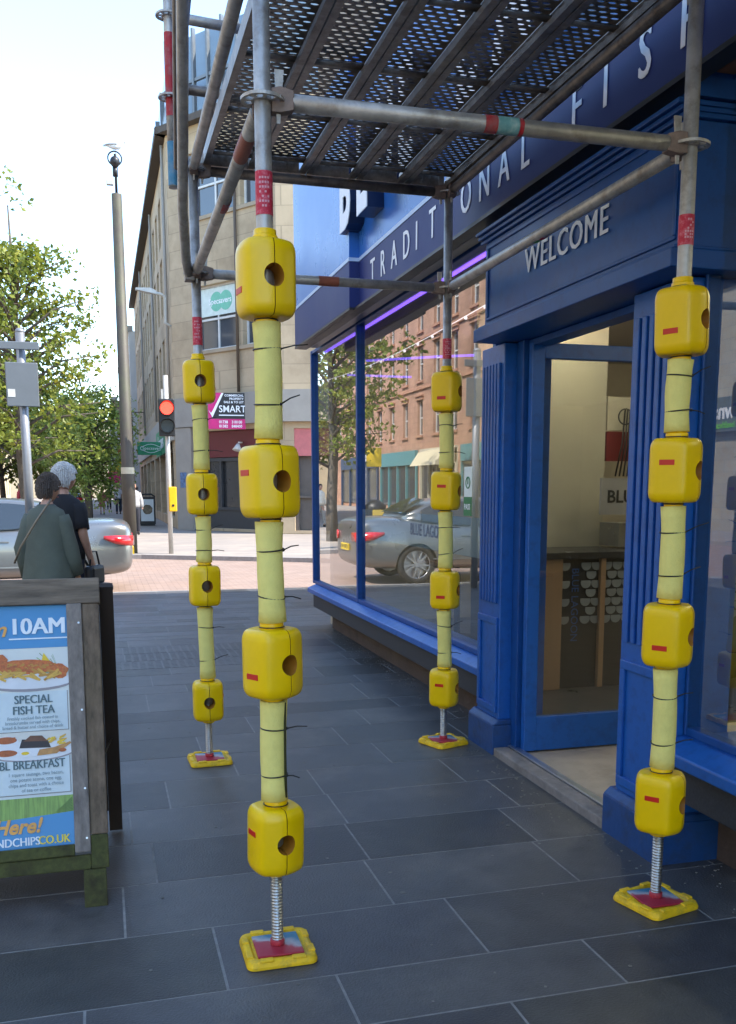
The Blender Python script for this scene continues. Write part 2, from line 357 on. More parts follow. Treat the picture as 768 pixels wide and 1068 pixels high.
# window frames
def window(y0, y1, z0, z1, mull, frame=.05, gx=2.25):
    b = B(); x0, x1 = (gx - .04, gx + .04) if y1 > 5 else (gx - .012, gx + .05)
    for y in [y0 + frame / 2] + mull + [y1 - frame / 2]: b.box(x0, x1, y - frame / 2, y + frame / 2, z0, z1)
    ys = [y0 + frame] + [v for m_ in mull for v in (m_ - frame / 2, m_ + frame / 2)] + [y1 - frame]
    for a, c in zip(ys[::2], ys[1::2]): b.box(x0 + .004, x1 - .004, a, c, z0, z0 + .035); b.box(x0 + .004, x1 - .004, a, c, z1 - .035, z1)
    f = b.obj('window', shopblue, shop, .004)
    for a, c in zip(ys[::2], ys[1::2]):
        b = B(); b.box(gx - .003, gx + .003, a, c, z0 + .035, z1 - .035); b.obj('pane', glassm, f)
    return f
window(5.29, 10.42, .47, 2.955, [8.47])
window(-5.8, 3.245, .53, 2.955, [.4, -2.7], .016, 2.20)
# frosted band and its lettering in the left window, stickers
b = B(); b.box(2.2545, 2.2555, 5.35, 8.43, 1.07, 1.32)
fr = glass('frosted_film', (.6, .66, .66, 1), 1.2, 1); 
tn = fr.node_tree; df = tn.nodes.new('ShaderNodeBsdfDiffuse'); df.inputs[0].default_value = (.5, .56, .56, 1); ms = tn.nodes.new('ShaderNodeMixShader'); ms.inputs[0].default_value = .6
oo = [n for n in tn.nodes if n.type == 'OUTPUT_MATERIAL'][0]; prev = oo.inputs[0].links[0].from_socket; tn.links.new(prev, ms.inputs[1]); tn.links.new(df.outputs[0], ms.inputs[2]); tn.links.new(ms.outputs[0], oo.inputs[0])
b.obj('frosted_band', fr, shop)
text('BLUE LAGOON', .085, mat('window_lettering', (.10, .13, .18, 1), .5), shop, basis((2.2465, 7.0, 1.16), (0, -1, 0), (0, 0, 1)), ext=.001, bold=.01)
b = B(); b.box(2.2445, 2.2465, 5.72, 5.86, 1.33, 1.64); st = b.obj('hygiene_sticker', mat('sticker_white', '#e4ece6', .5), shop)
b = B(); b.box(2.2425, 2.2445, 5.72, 5.86, 1.33, 1.45); b.torus((2.2435, 5.79, 1.54), (1, 0, 0), .035, .004, 20); b.tube([(2.2435, 5.79, 1.53), (2.2435, 5.79, 1.57)], .004, 6); b.obj('sticker_mark', mat('sticker_green', '#1f7a46', .5), st)
text('PASS', .035, white, st, basis((2.242, 5.85, 1.37), (0, -1, 0), (0, 0, 1)), ext=.0005, bold=.02)
# pilasters
def pilaster(y0, y1, zt=2.283):
    b = B(); b.box(2.12, 2.40, y0, y1, .18, zt - .004)
    n = 6; wd = (y1 - y0 - .06) / n
    for i in range(n):
        yy = y0 + .03 + wd * i
        b.box(2.104, 2.121, yy + wd * .22, yy + wd * .78, .86, 2.18)
    # lower framed panel
    for a, c, e, f in ((y0 + .02, y1 - .02, .23, .27), (y0 + .02, y1 - .02, .74, .78), (y0 + .02, y0 + .055, .27, .74), (y1 - .055, y1 - .02, .27, .74)): b.box(2.106, 2.121, a, c, e, f)
    p = b.obj('pilaster', shopblue2, shop, .004)
    b = B(); b.box(2.075, 2.43, y0 - .03, y1 + .03, -.01, .17); b.prism([(2.075, y0 - .03, .17), (2.43, y0 - .03, .17), (2.43, y0 - .03, .2), (2.11, y0 - .03, .2)], (0, y1 - y0 + .06, 0))
    b.obj('pilaster_base', mat('grimy_navy_paint', (.006, .06, .22, 1), .5, 0, .15, 9, .25, 30, dirt='#2a2e38', dscale=9, damt=.6), p, .006)
pilaster(4.95, 5.27); pilaster(3.25, 3.63)
# welcome lintel box
b = B(); b.box(2.03, 2.42, 3.17, 5.02, 2.36, 2.79)
b.box(1.98, 2.42, 3.15, 5.06, 2.285, 2.352); b.box(2.0, 2.42, 3.16, 5.05, 2.353, 2.366)
for i, dx in enumerate((0, .015, .03)): b.box(1.985 + dx, 2.42, 3.15, 5.06, 2.791 + (2 - i) * .02, 2.809 + (2 - i) * .02)
for a, c, e, f in ((3.2, 4.99, 2.755, 2.775), (3.2, 4.99, 2.39, 2.405), (3.2, 3.22, 2.405, 2.755), (4.97, 4.99, 2.405, 2.755)): b.box(2.022, 2.031, a, c, e, f)
lb = b.obj('door_lintel', shopblue, shop, .004)
text('WELCOME', .112, white, lb, basis((2.026, 4.50, 2.535), (0, -1, 0), (0, 0, 1)), ext=.0015, dbl=.025, sx=.96, spacing=1.12)
# grey moulding + soffit over windows
mold = mat('grey_metal_trim', (.16, .17, .20, 1), .4, .5)
for y0, y1 in ((5.08, 10.0), (-6, 3.14)):
    b = B(); b.box(2.055, 2.33, y0, y1, 2.962, 2.985); b.box(2.12, 2.20, y0, y1, 2.935, 2.961); b.obj('cornice', mold if y0 > 0 else mat('brown_timber', (.20, .09, .05, 1), .6, 0, .3, 4), shop, .004)
b = B(); b.box(2.055, 2.33, 3.14, 5.08, 2.856, 2.96); b.obj('soffit', shopblue, shop)
# fascia
b = B(); b.box(1.93, 2.34, 7.60, 9.82, 3.285, 4.75); b.box(2.01, 2.34, -9, 7.599, 3.285, 4.75); fas = b.obj('fascia', fasblue, shop, .003)
b = B(); b.box(1.93, 2.054, 7.60, 9.82, 2.91, 3.255); b.box(2.01, 2.054, -9, 7.599, 2.91, 3.255); b.obj('fascia_band', fasgrey, fas, .003)
b = B(); b.box(1.926, 2.34, 7.596, 9.822, 3.256, 3.284); b.box(2.006, 2.34, -9, 7.595, 3.256, 3.284); b.obj('fascia_line', fasline, fas)
b = B(); b.box(1.97, 2.05, -9, 9.84, 2.89, 2.909); b.box(1.93, 1.969, 7.6, 9.84, 2.892, 2.909); b.obj('fascia_underside', blackp, fas)
s_ = 'TRADITIONAL FISH & CHIPS'; yy = 7.26
for ch in s_:
    if ch != ' ': 
        text(ch, .175, white, fas, basis((2.009, yy, 3.018), (0, -1, 0), (0, 0, 1)), ext=.0012, dbl=.022, sx=.82, name='fascia_letter')
    yy -= .272 if ch not in ' ' else .25
yy = 7.72
navyl = mat('letter_return_navy', (.008, .022, .07, 1), .35)
for ch in 'BLUE LAGOON':
    if ch != ' ':
        o = text(ch, .56, navyl, fas, basis((2.008, yy, 3.50), (0, -1, 0), (0, 0, 1)), ext=.12, bold=.035, sx=.72, name='shop_letter')
        text(ch, .56, white, o, basis((1.886, yy, 3.50), (0, -1, 0), (0, 0, 1)), ext=.006, bold=.035, sx=.72, name='letter_face')
    yy -= .52
# threshold + door frame + door
b = B(); b.box(2.08, 2.17, 3.665, 4.915, -.01, .045); b.obj('threshold', mat('concrete_step', (.22, .20, .19, 1), .9, 0, .3, 8, .4, 40, dirt='#3a3836', dscale=6), shop, .008)
b = B(); b.box(2.172, 2.215, 3.635, 4.945, -.01, .052); b.obj('threshold_strip', mat('alu_strip', (.55, .6, .66, 1), .3, .9), shop, .003)
b = B(); b.box(2.19, 2.32, 4.86, 4.948, .0, 2.283); b.box(2.22, 2.32, 3.632, 3.67, .03, 2.283); b.box(2.22, 2.32, 3.67, 4.86, 2.25, 2.283); b.obj('door_frame', shopblue, shop, .004)
dr = B(); x0, x1 = 2.215, 3.05; y0, y1 = 4.80, 4.845
dr.box(x0, x0 + .075, y0, y1, .04, 2.265); dr.box(x1 - .08, x1, y0, y1, .04, 2.265); dr.box(x0 + .075, x1 - .08, y0, y1, .04, .235); dr.box(x0 + .075, x1 - .08, y0, y1, 2.185, 2.265)
dr = dr.obj('door', shopblue2, shop, .004)
b = B(); b.box(x0 + .075, x1 - .08, 4.818, 4.824, .235, 2.185); b.obj('pane', glassm, dr)
b = B(); b.tube([(x1 - .04, y0 - .05, .95), (x1 - .04, y0 - .05, 1.35)], .012); b.tube([(x1 - .04, y0 - .05, 1.0), (x1 - .04, y0, 1.0)], .008, 8); b.tube([(x1 - .04, y0 - .05, 1.3), (x1 - .04, y0, 1.3)], .008, 8); b.obj('handle', jackm, dr)
# string of little window lights
b = B(); pts = [(2.31, 10.0 - i * .11, 2.62 - .05 * math.sin(i / 40 * math.pi)) for i in range(41)]; b.tube(pts, .003, 4)
for p in pts[::3]: b.ball((p[0], p[1], p[2] - .012), .011, 6)
b.obj('fairy_lights', mat('bulb_pale', '#dcd8e8', .3, emit=.5), shop)

# ------------------------------------------------------------------ SCAFFOLD
scf = thing('scaffold', 'galvanised tube scaffold over the shop door with yellow padded legs', 'scaffold', (1.19, 4.08, 0))
LEGS = dict(FL=(.49, 2.927), FR=(1.88, 2.907), BL=(.515, 5.24), BR=(1.895, 5.24))
RT = .0242
def hexring(cx, cy, z, k, a, ph):
    base = [(-.054, -.082), (.054, -.082), (.074, -.05), (.091, 0), (.074, .05), (.054, .082), (-.054, .082), (-.074, .05), (-.091, 0), (-.074, -.05)]
    for _ in range(2):
        nb = []
        for i, p in enumerate(base):
            q = base[(i + 1) % len(base)]; nb += [(p[0] * .75 + q[0] * .25, p[1] * .75 + q[1] * .25), (p[0] * .25 + q[0] * .75, p[1] * .25 + q[1] * .75)]
        base = nb
    return [(p[0] * k, p[1] * k, z) for p in base]
def block_mesh():
    b = B(); H_ = .215; prof = []
    for i in range(9):
        t_ = math.pi / 2 * i / 8; prof.append((1 - .30 * (1 - math.sin(t_) ** .8), -H_ / 2 + .038 * (1 - math.cos(t_))))
    prof += [(k, -z) for k, z in reversed(prof)]
    b.rings([hexring(0, 0, z, k, 0, 0) for k, z in prof])
    bmesh.ops.recalc_face_normals(b.bm, faces=b.bm.faces)
    me = bpy.data.meshes.new('blk'); b.bm.to_mesh(me); b.bm.free()
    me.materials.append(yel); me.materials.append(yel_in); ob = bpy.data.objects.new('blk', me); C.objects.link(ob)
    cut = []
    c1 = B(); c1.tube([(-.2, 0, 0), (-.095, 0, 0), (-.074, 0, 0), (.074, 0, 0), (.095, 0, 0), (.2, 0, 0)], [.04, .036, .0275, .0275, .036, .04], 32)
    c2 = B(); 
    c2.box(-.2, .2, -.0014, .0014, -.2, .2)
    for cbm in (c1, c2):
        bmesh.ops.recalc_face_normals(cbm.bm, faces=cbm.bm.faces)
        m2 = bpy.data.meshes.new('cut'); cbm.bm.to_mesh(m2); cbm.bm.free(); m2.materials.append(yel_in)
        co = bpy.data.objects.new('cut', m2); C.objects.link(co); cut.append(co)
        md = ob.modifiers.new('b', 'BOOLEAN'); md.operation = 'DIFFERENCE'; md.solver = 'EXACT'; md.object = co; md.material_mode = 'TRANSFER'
    dg = bpy.context.evaluated_depsgraph_get(); res = bpy.data.meshes.new_from_object(ob.evaluated_get(dg)); res.name = 'protector_block'
    for o in [ob] + cut: bpy.data.objects.remove(o)
    for p in res.polygons: p.use_smooth = True
    res.set_sharp_from_angle(angle=R(38)); return res
BLK = block_mesh()
def sub(name, b, m, parent, **k): return b.obj(name, m, parent, **k)
def rosette(parent, x, y, z):
    b = B(); n = 32
    out = []
    for k in range(n):
        t_ = 2 * math.pi * k / n; r = .060 + .005 * math.cos(4 * t_ * 2)
        out.append((x + math.cos(t_) * r, y + math.sin(t_) * r))
    inn = [(x + math.cos(2 * math.pi * k / n) * .0235, y + math.sin(2 * math.pi * k / n) * .0235) for k in range(n)]
    # plate with slots: ring cut into sectors
    def ringband(r0, r1, a0, a1, m_=4):
        for j in range(m_):
            ta, tb_ = a0 + (a1 - a0) * j / m_, a0 + (a1 - a0) * (j + 1) / m_
            P = lambda r, t_: (x + math.cos(t_) * r, y + math.sin(t_) * r, z - .0045)
            b.prism([P(r0, ta), P(r1, ta), P(r1, tb_), P(r0, tb_)], (0, 0, .009))
    for k in range(8):
        a = 2 * math.pi * k / 8
        ringband(.0245, .033, a, a + math.pi / 4); ringband(.052, .0615 + .002 * (k % 2), a, a + math.pi / 4)
        ringband(.0332, .0518, a - .12, a + .12, 1)
    return b.obj('rosette', steel, parent)
stds = {}
def wedge_head(b, x, y, z, d):
    d = Vector(d).normalized(); s_ = Vector((0, 0, 1)).cross(d)
    M = basis(Vector((x, y, z)), d, s_)      # local x along ledger
    b.prism([(.024, -.013, -.032), (.05, -.02, -.034), (.088, -.024, -.026), (.088, -.024, .026), (.05, -.02, .036), (.024, -.013, .032)], (0, .04, 0), M)
def wedge_pin(parent, x, y, z, d):
    d = Vector(d).normalized(); s_ = Vector((0, 0, 1)).cross(d); M = basis(Vector((x, y, z)), d, s_)
    b = B(); b.prism([(.040, -.0035, -.06), (.050, -.0035, -.06), (.062, -.0035, .085), (.036, -.0035, .085)], (0, .007, 0), M); b.obj('wedge', steel, parent)
def ledger(p, q, rz=True, m=steel, name='ledger'):
    p, q = Vector(p), Vector(q); d = (q - p).normalized(); b = B(); b.tube([p + d * .085, q - d * .085], RT, 20)
    o = b.obj(name, m, scf)
    b = B(); wedge_head(b, *p, d); b.obj('wedge_head', rust, o, .003)
    b = B(); wedge_head(b, *q, -d); b.obj('wedge_head', rust, o, .003)
    wedge_pin(o, *p, d); wedge_pin(o, *q, -d)
    return o
def band(parent, p, q, m, r=RT + .0012, name='tape_band', n=20):
    b = B(); b.tube([p, q], r, n, cap=False); b.obj(name, m, parent)
rots = dict(FL=(-72, -62, -50, -66), BL=(-84, -84, -80, -84), BR=(-22, -18, -18, -20), FR=(-26, -20, -18, -20))
def yaw_to(x, y): return math.atan2(x, y)   # view azimuth clockwise from +y
BLOCK_Z = dict(FL=(2.105, 1.521, .966, .395), FR=(2.048, 1.562, .997, .392), BL=(2.054, 1.474, .983, .349), BR=(2.04, 1.49, .92, .342))
for nme, (x, y) in LEGS.items():
    BZ = [(z_, i_) for i_, z_ in enumerate(BLOCK_Z[nme])]
    top = 3.9 if nme[0] == 'F' else 3.16
    b = B(); b.tube([(x, y, .33), (x, y, top)], RT, 24); sd_ = b.obj('standard', steel, scf)
    rosette(sd_, x, y, 2.6); rosette(sd_, x, y, 3.1)
    # jack
    b = B(); rr = []
    z = .03; pts = []; rad = []
    while z < .36: pts += [(x, y, z), (x, y, z + .004), (x, y, z + .0052), (x, y, z + .0092)]; rad += [.0150, .0150, .0195, .0195]; z += .0105
    b.tube(pts, rad, 18); jk = b.obj('jack', jackm, sd_)
    b = B(); b.box(x - .075, x + .075, y - .075, y + .075, .014, .021); bp = b.obj('base_plate', None, sd_) if False else None
    # painted base plate material
    if 'painted_plate' not in MC:
        m_ = mat('painted_plate', '#b3202c', .5, 0, .1, 20); tt = m_.node_tree
        bsd = tt.nodes['Principled BSDF']; t0 = tt.nodes.new('ShaderNodeTexCoord'); mpp = tt.nodes.new('ShaderNodeMapping'); mpp.inputs['Rotation'].default_value = (0, 0, R(25))
        nn = tt.nodes.new('ShaderNodeTexNoise'); nn.inputs['Scale'].default_value = 14; nn.inputs['Detail'].default_value = 4
        sp = tt.nodes.new('ShaderNodeSeparateXYZ'); ad = tt.nodes.new('ShaderNodeMath'); ad.operation = 'MULTIPLY_ADD'; ad.inputs[1].default_value = .10; cr = tt.nodes.new('ShaderNodeValToRGB')
        tt.links.new(t0.outputs['Object'], mpp.inputs[0]); tt.links.new(mpp.outputs[0], sp.inputs[0]); tt.links.new(t0.outputs['Object'], nn.inputs['Vector'])
        tt.links.new(nn.outputs['Fac'], ad.inputs[0]); tt.links.new(sp.outputs['Y'], ad.inputs[2])
        e = cr.color_ramp.elements; e[0].position = .0; e[0].color = lin('#b02a3c'); e[1].position = .10; e[1].color = lin('#3c7d98')
        k1 = cr.color_ramp.elements.new(.045); k1.color = lin('#b3404a'); k2 = cr.color_ramp.elements.new(.062); k2.color = lin('#b9b4b4')
        tt.links.new(ad.outputs[0], cr.inputs[0]); tt.links.new(cr.outputs[0], bsd.inputs['Base Color'])
    bm_ = B(); bm_.box(-.075, .075, -.075, .075, .022, .030); bm_.tube([(0, 0, .03), (0, 0, .05)], .024, 16)
    pl = bm_.obj('base_plate', MC['painted_plate'], None, bevel=.003); pl.parent = sd_; pl.location = Vector((x, y, 0)) - scf.location
    # collars top
    for i, (zc, _) in enumerate(BZ):
        a = R(rots[nme][i]) ; zc += 0
        rz = a - math.atan2(x, y)
        o = bpy.data.objects.new('protector_block', BLK); C.objects.link(o); o.parent = scf; o.location = Vector((x, y, zc)) - scf.location
        o.rotation_euler = (R(random.uniform(-1.5, 1.5)), R(random.uniform(-1.5, 1.5)), rz + (math.pi if nme in ('BL',) else 0))
        Mr = Matrix.Translation((x, y, zc)) @ Matrix.Rotation(rz + (math.pi if nme in ('BL',) else 0), 4, 'Z')
        def sobj(bb, nm, mm, bev=0):
            q = bb.obj(nm, mm, None, bevel=bev); q.parent = o; return q
        b = B(); b.box(-.026, .026, -.0832, -.079, .018 if i % 2 else -.045, .036 if i % 2 else -.027); sobj(b, 'reflector', redrf, .001)
        b = B()
        b.tube([(0, 0, .10), (0, 0, .125), (0, 0, .126), (0, 0, .142)], [.037, .037, .033, .033], 20); sobj(b, 'collar', yel, .002)
        b = B(); b.tube([(0, 0, -.125), (0, 0, -.10)], .032, 20); sobj(b, 'collar', yel, .002)
        b = B()
        b.torus((0, 0, .112), (0, 0, 1), .0385, .002, 20, 5); sobj(b, 'cable_tie', blackp)
        b = B(); b.torus((0, 0, -.112), (0, 0, 1), .034, .0022, 20, 5); sobj(b, 'cable_tie', blackp)
    # foam sleeves between blocks
    for i in range(3):
        z1, z0 = BZ[i][0] - .12, BZ[i + 1][0] + .128
        n = 9; pts = []; rad = []
        ph = random.random() * 6
        for k in range(n):
            f = k / (n - 1); z = z0 + (z1 - z0) * f
            r = .0415 + .0008 * math.sin(ph + 5 * f); 
            if k in (0, n - 1): r += .0015
            pts.append((x + .003 * math.sin(ph + 3 * f), y + .003 * math.cos(ph + 4 * f), z)); rad.append(r)
        tz = [z0 + (z1 - z0) * q for q in ((.25, .72) if i else (.3, .78))]
        for k in range(n):
            for q in tz:
                if abs(pts[k][2] - q) < .03: rad[k] -= .0012
        b = B(); b.tube(pts, rad, 26)
        fo = b.obj('foam_sleeve', foam, scf)
        if nme == 'FL' and i == 2:
            b = B(); b.tube([(x + .031, y - .0275, z0 + .01), (x + .030, y - .0262, (z0 + z1) / 2), (x + .0315, y - .0275, z1 - .005)], .0045, 6); b.obj('foam_slit', mat('foam_slit_dark', '#3a3a14', .9), fo)
        for q in tz:
            tilt = random.uniform(-.12, .12); b = B(); ax = Vector((tilt, random.uniform(-.1, .1), 1))
            b.torus((x, y, q), ax, .0412, .0024, 22, 5)
            ang = random.uniform(-.5, .1); L_ = random.uniform(.04, .085); dz = random.uniform(-.015, .035)
            st_ = Vector((x + .038 * math.cos(ang), y + .038 * math.sin(ang) - .01, q)); en = st_ + Vector((math.cos(ang) * L_, math.sin(ang) * L_, dz))
            b.tube([st_, (st_ + en) / 2 + Vector((0, 0, .004)), en], [.0026, .0022, .0018], 6)
            b.ball(st_, .005, 8); b.obj('cable_tie', blackp, fo)
    # stickers on the bare pipe
    z0, z1 = dict(FL=(2.285, 2.405), FR=(2.29, 2.385), BL=(2.24, 2.38), BR=(2.22, 2.33))[nme]
    band(sd_, (x, y, z0), (x, y, z1), redst)
    b = B()
    for zi in range(7):
        zz = z0 + .02 + zi * (z1 - z0 - .03) / 7
        for j in range(4):
            if random.random() < .3: continue
            a = -math.pi / 2 + (j - 1.5) * .32 - .15; b.prism([(x + math.cos(a + dd) * (RT + .0014), y + math.sin(a + dd) * (RT + .0014), zz) for dd in (-.11, .11)] + [(x + math.cos(a + dd) * (RT + .0014), y + math.sin(a + dd) * (RT + .0014), zz + .006) for dd in (.11, -.11)], (math.cos(a) * .0004, math.sin(a) * .0004, 0))
    b.obj('tape_print', mat('tape_print_pale', '#dba0aa', .6), sd_)
    stds[nme] = sd_
ZL = 2.6
g_ = lambda k, z: (LEGS[k][0], LEGS[k][1], z)
lf = ledger(g_('FL', ZL), g_('FR', ZL)); band(lf, (1.165, 2.917, ZL), (1.205, 2.916, ZL), redp); band(lf, (1.206, 2.916, ZL), (1.275, 2.915, ZL), tealp); band(lf, (1.276, 2.915, ZL), (1.29, 2.915, ZL), redp)
lk = ledger(g_('BL', ZL), g_('BR', ZL)); band(lk, (1.16, 5.24, ZL), (1.27, 5.24, ZL), mat('faded_red_tape', '#9c5a48', .7))
ll = ledger(g_('BL', ZL), g_('FL', ZL)); band(ll, (.505, 4.02, ZL), (.504, 3.90, ZL), redp); band(ll, (.495, 3.42, ZL), (.493, 3.2, ZL), mat('old_red_paint', '#94503f', .6))
lr = ledger(g_('BR', ZL), g_('FR', ZL)); band(lr, (1.891, 4.10, ZL), (1.891, 4.05, ZL), greenp); band(lr, (1.891, 4.04, ZL), (1.891, 4.00, ZL), redp)
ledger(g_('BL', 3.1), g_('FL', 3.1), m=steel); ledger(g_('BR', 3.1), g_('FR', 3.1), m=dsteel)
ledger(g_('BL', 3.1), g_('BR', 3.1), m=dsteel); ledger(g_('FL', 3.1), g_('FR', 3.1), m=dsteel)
# diagonal brace on the outer side
b = B(); b.tube([(.478, 5.20, 2.575), (.455, 5.10, 2.63), (.425, 4.85, 2.80), (.37, 3.98, 3.315), (.30, 2.95, 3.93)], RT, 20); br_ = b.obj('brace', steel, scf)
b = B(); b.box(.455, .505, 5.17, 5.235, 2.55, 2.62); b.obj('wedge_head', dsteel, br_, .004)
# outer hanging standard and its couplers
b = B(); b.tube([(.42, 5.29, 3.02), (.42, 5.29, 4.6)], RT, 20); hs = b.obj('standard', steel, scf)
band(hs, (.42, 5.29, 3.03), (.42, 5.29, 3.24), bluep, name='paint_band'); band(hs, (.42, 5.29, 3.36), (.42, 5.29, 3.75), redp, name='paint_band')
rosette(hs, .42, 5.29, 3.45); rosette(hs, .42, 5.29, 3.83)
b = B(); b.tube([(.42, 5.29, 3.83), (.8, 5.33, 3.83)], RT, 16); b.obj('transom', steel, scf)
b = B(); b.tube([(.42, 5.29, 3.5), (1.0, 5.33, 3.5)], RT, 16); b.obj('transom', dsteel, scf)
b = B(); b.tube([(.45, 5.25, 3.46), (.47, 4.9, 3.72), (.5, 4.2, 4.2)], RT, 16); b.obj('brace', steel, scf)
b = B(); b.tube([(.44, 5.22, 3.1), (.36, 3.9, 3.95)], RT * .9, 16); b.obj('brace', dsteel, scf)
# deck planks
dk = mat('deck_steel', (.34, .30, .26, 1), .42, .65, .4, 12, .1, 60, dirt='#4a3a2c', dscale=8, damt=.6)
def plank(x0, x1, y0, y1, z):
    b = B()
    r = .028
    for xa, s_ in ((x0, 1), (x1, -1)):        # folded side rails
        b.box(min(xa, xa + s_ * .005), max(xa, xa + s_ * .005), y0, y1, z - .062, z + .001)
        b.box(min(xa + s_ * .0055, xa + s_ * .030), max(xa + s_ * .0055, xa + s_ * .030), y0, y1, z - .062, z - .056)
        b.box(min(xa + s_ * .0255, xa + s_ * .030), max(xa + s_ * .0255, xa + s_ * .030), y0, y1, z - .0555, z - .04)
    b.box(x0 + .031, x1 - .031, y0, y0 + .03, z - .06, z); b.box(x0 + .031, x1 - .031, y1 - .05, y1, z - .06, z)
    rail = b.obj('deck_plank', dk, scf)
    b = B(); px, py = .050, .0335; xa, xb = x0 + .006, x1 - .006; n = int((xb - xa) / px) ; m_ = int((y1 - y0 - .08) / py)
    px = (xb - xa - px * .5) / n
    for j in range(m_):
        cy = y0 + .03 + (j + .5) * py; o_ = (j % 2) * px / 2
        solid = j % 17 == 0
        ya, yb = cy - py / 2, cy + py / 2
        e0 = xa + o_; e1 = xa + o_ + n * px
        if o_ > 0: b.quad((xa, ya, z), (e0, ya, z), (e0, yb, z), (xa, yb, z))
        if e1 < xb - .001: b.quad((e1, ya, z), (xb, ya, z), (xb, yb, z), (e1, yb, z))
        if solid: b.quad((e0, ya, z), (e1, ya, z), (e1, yb, z), (e0, yb, z)); continue
        for i in range(n):
            cx = e0 + (i + .5) * px; hx, hy = px / 2, py / 2
            O = [(hx, 0), (hx, hy), (0, hy), (-hx, hy), (-hx, 0), (-hx, -hy), (0, -hy), (hx, -hy)]
            I = [(math.cos(k * math.pi / 4) * (.0185), math.sin(k * math.pi / 4) * .0098) for k in range(8)]
            vo = [b.bm.verts.new((cx + p[0], cy + p[1], z)) for p in O]; vi = [b.bm.verts.new((cx + p[0], cy + p[1], z)) for p in I]
            vl = [b.bm.verts.new((cx + p[0] * .86, cy + p[1] * .86, z + .003)) for p in I]
            for k in range(8):
                k2 = (k + 1) % 8
                b.bm.faces.new((vo[k], vo[k2], vi[k2], vi[k])); f = b.bm.faces.new((vi[k], vi[k2], vl[k2], vl[k])); f.smooth = True
            # drainage dimple beside the hole
            # dimple pressed down beside each hole
            dxc = cx + hx; r0 = .005
            if i < n - 1:
                ap = b.bm.verts.new((dxc, cy, z - .0035)); rg = [b.bm.verts.new((dxc + math.cos(q * math.pi / 3) * r0, cy + math.sin(q * math.pi / 3) * r0, z - .0005)) for q in range(6)]
                for q in range(6): f = b.bm.faces.new((rg[q], rg[(q + 1) % 6], ap)); f.smooth = True
    b.obj('deck_plate', dk, rail, fix=False)
    for k in range(1, int((y1 - y0) / .56) + 1):
        yy = y0 + k * .576
        if yy > y1 - .1: break
        b = B(); b.tube([(x0 + .006, yy, z - .018), (x1 - .006, yy, z - .018)], .012, 10); b.obj('cross_rib', dk, rail)
xs = .565; wpl = .262
for i in range(5): plank(xs + i * (wpl + .006), xs + i * (wpl + .006) + wpl, 2.86, 5.29, 3.19)
# neighbouring bay deck continuing back over the camera
for i in range(5): 
    b = B(); b.box(xs + i * (wpl + .006), xs + i * (wpl + .006) + wpl, .5, 2.84, 3.16, 3.19); b.obj('deck_plank', dk, scf)

# base pads
def pad(x, y, rot, label):
    t_ = thing('base_pad', label, 'base pad', (0, 0, 0), 'yellow pads under the scaffold legs')
    def rr(hw, r, n=5): 
        p = []
        for cx, cy, a0 in ((hw - r, hw - r, 0), (-hw + r, hw - r, 90), (-hw + r, -hw + r, 180), (hw - r, -hw + r, 270)):
            for k in range(n): a = R(a0 + 90 * k / (n - 1)); p.append((cx + math.cos(a) * r, cy + math.sin(a) * r))
        return p
    b = B()
    prof = [(.114, .002), (.114, .012), (.109, .026), (.100, .029), (.090, .028), (.084, .022), (.083, .0205)]
    b.rings([[(p[0], p[1], z) for p in rr(h, .028)] for h, z in prof], smooth=False)
    b.obj('pad_body', yelpad, t_, .002)
    for a in range(4):
        M = Matrix.Rotation(R(90 * a), 4, 'Z')
        for s_ in (-1, 1):
            b = B(); b.box(s_ * .052 - .022, s_ * .052 + .022, -.111, -.089, .024, .033, M); b.obj('pad_lug', yelpad, t_, .003)
    t_.location = (x, y, 0); t_.rotation_euler = (0, 0, R(rot))
for k, rot, lb_ in (('FL', 0, 'square yellow plastic pad under the front left scaffold leg'), ('FR', 14, 'square yellow plastic pad under the front right scaffold leg, beside the pilaster'), ('BL', 2, 'square yellow plastic pad under the back left scaffold leg, behind the A-board'), ('BR', 20, 'square yellow plastic pad under the back right scaffold leg, beside the left shop window')):
    pad(LEGS[k][0], LEGS[k][1], rot, lb_)

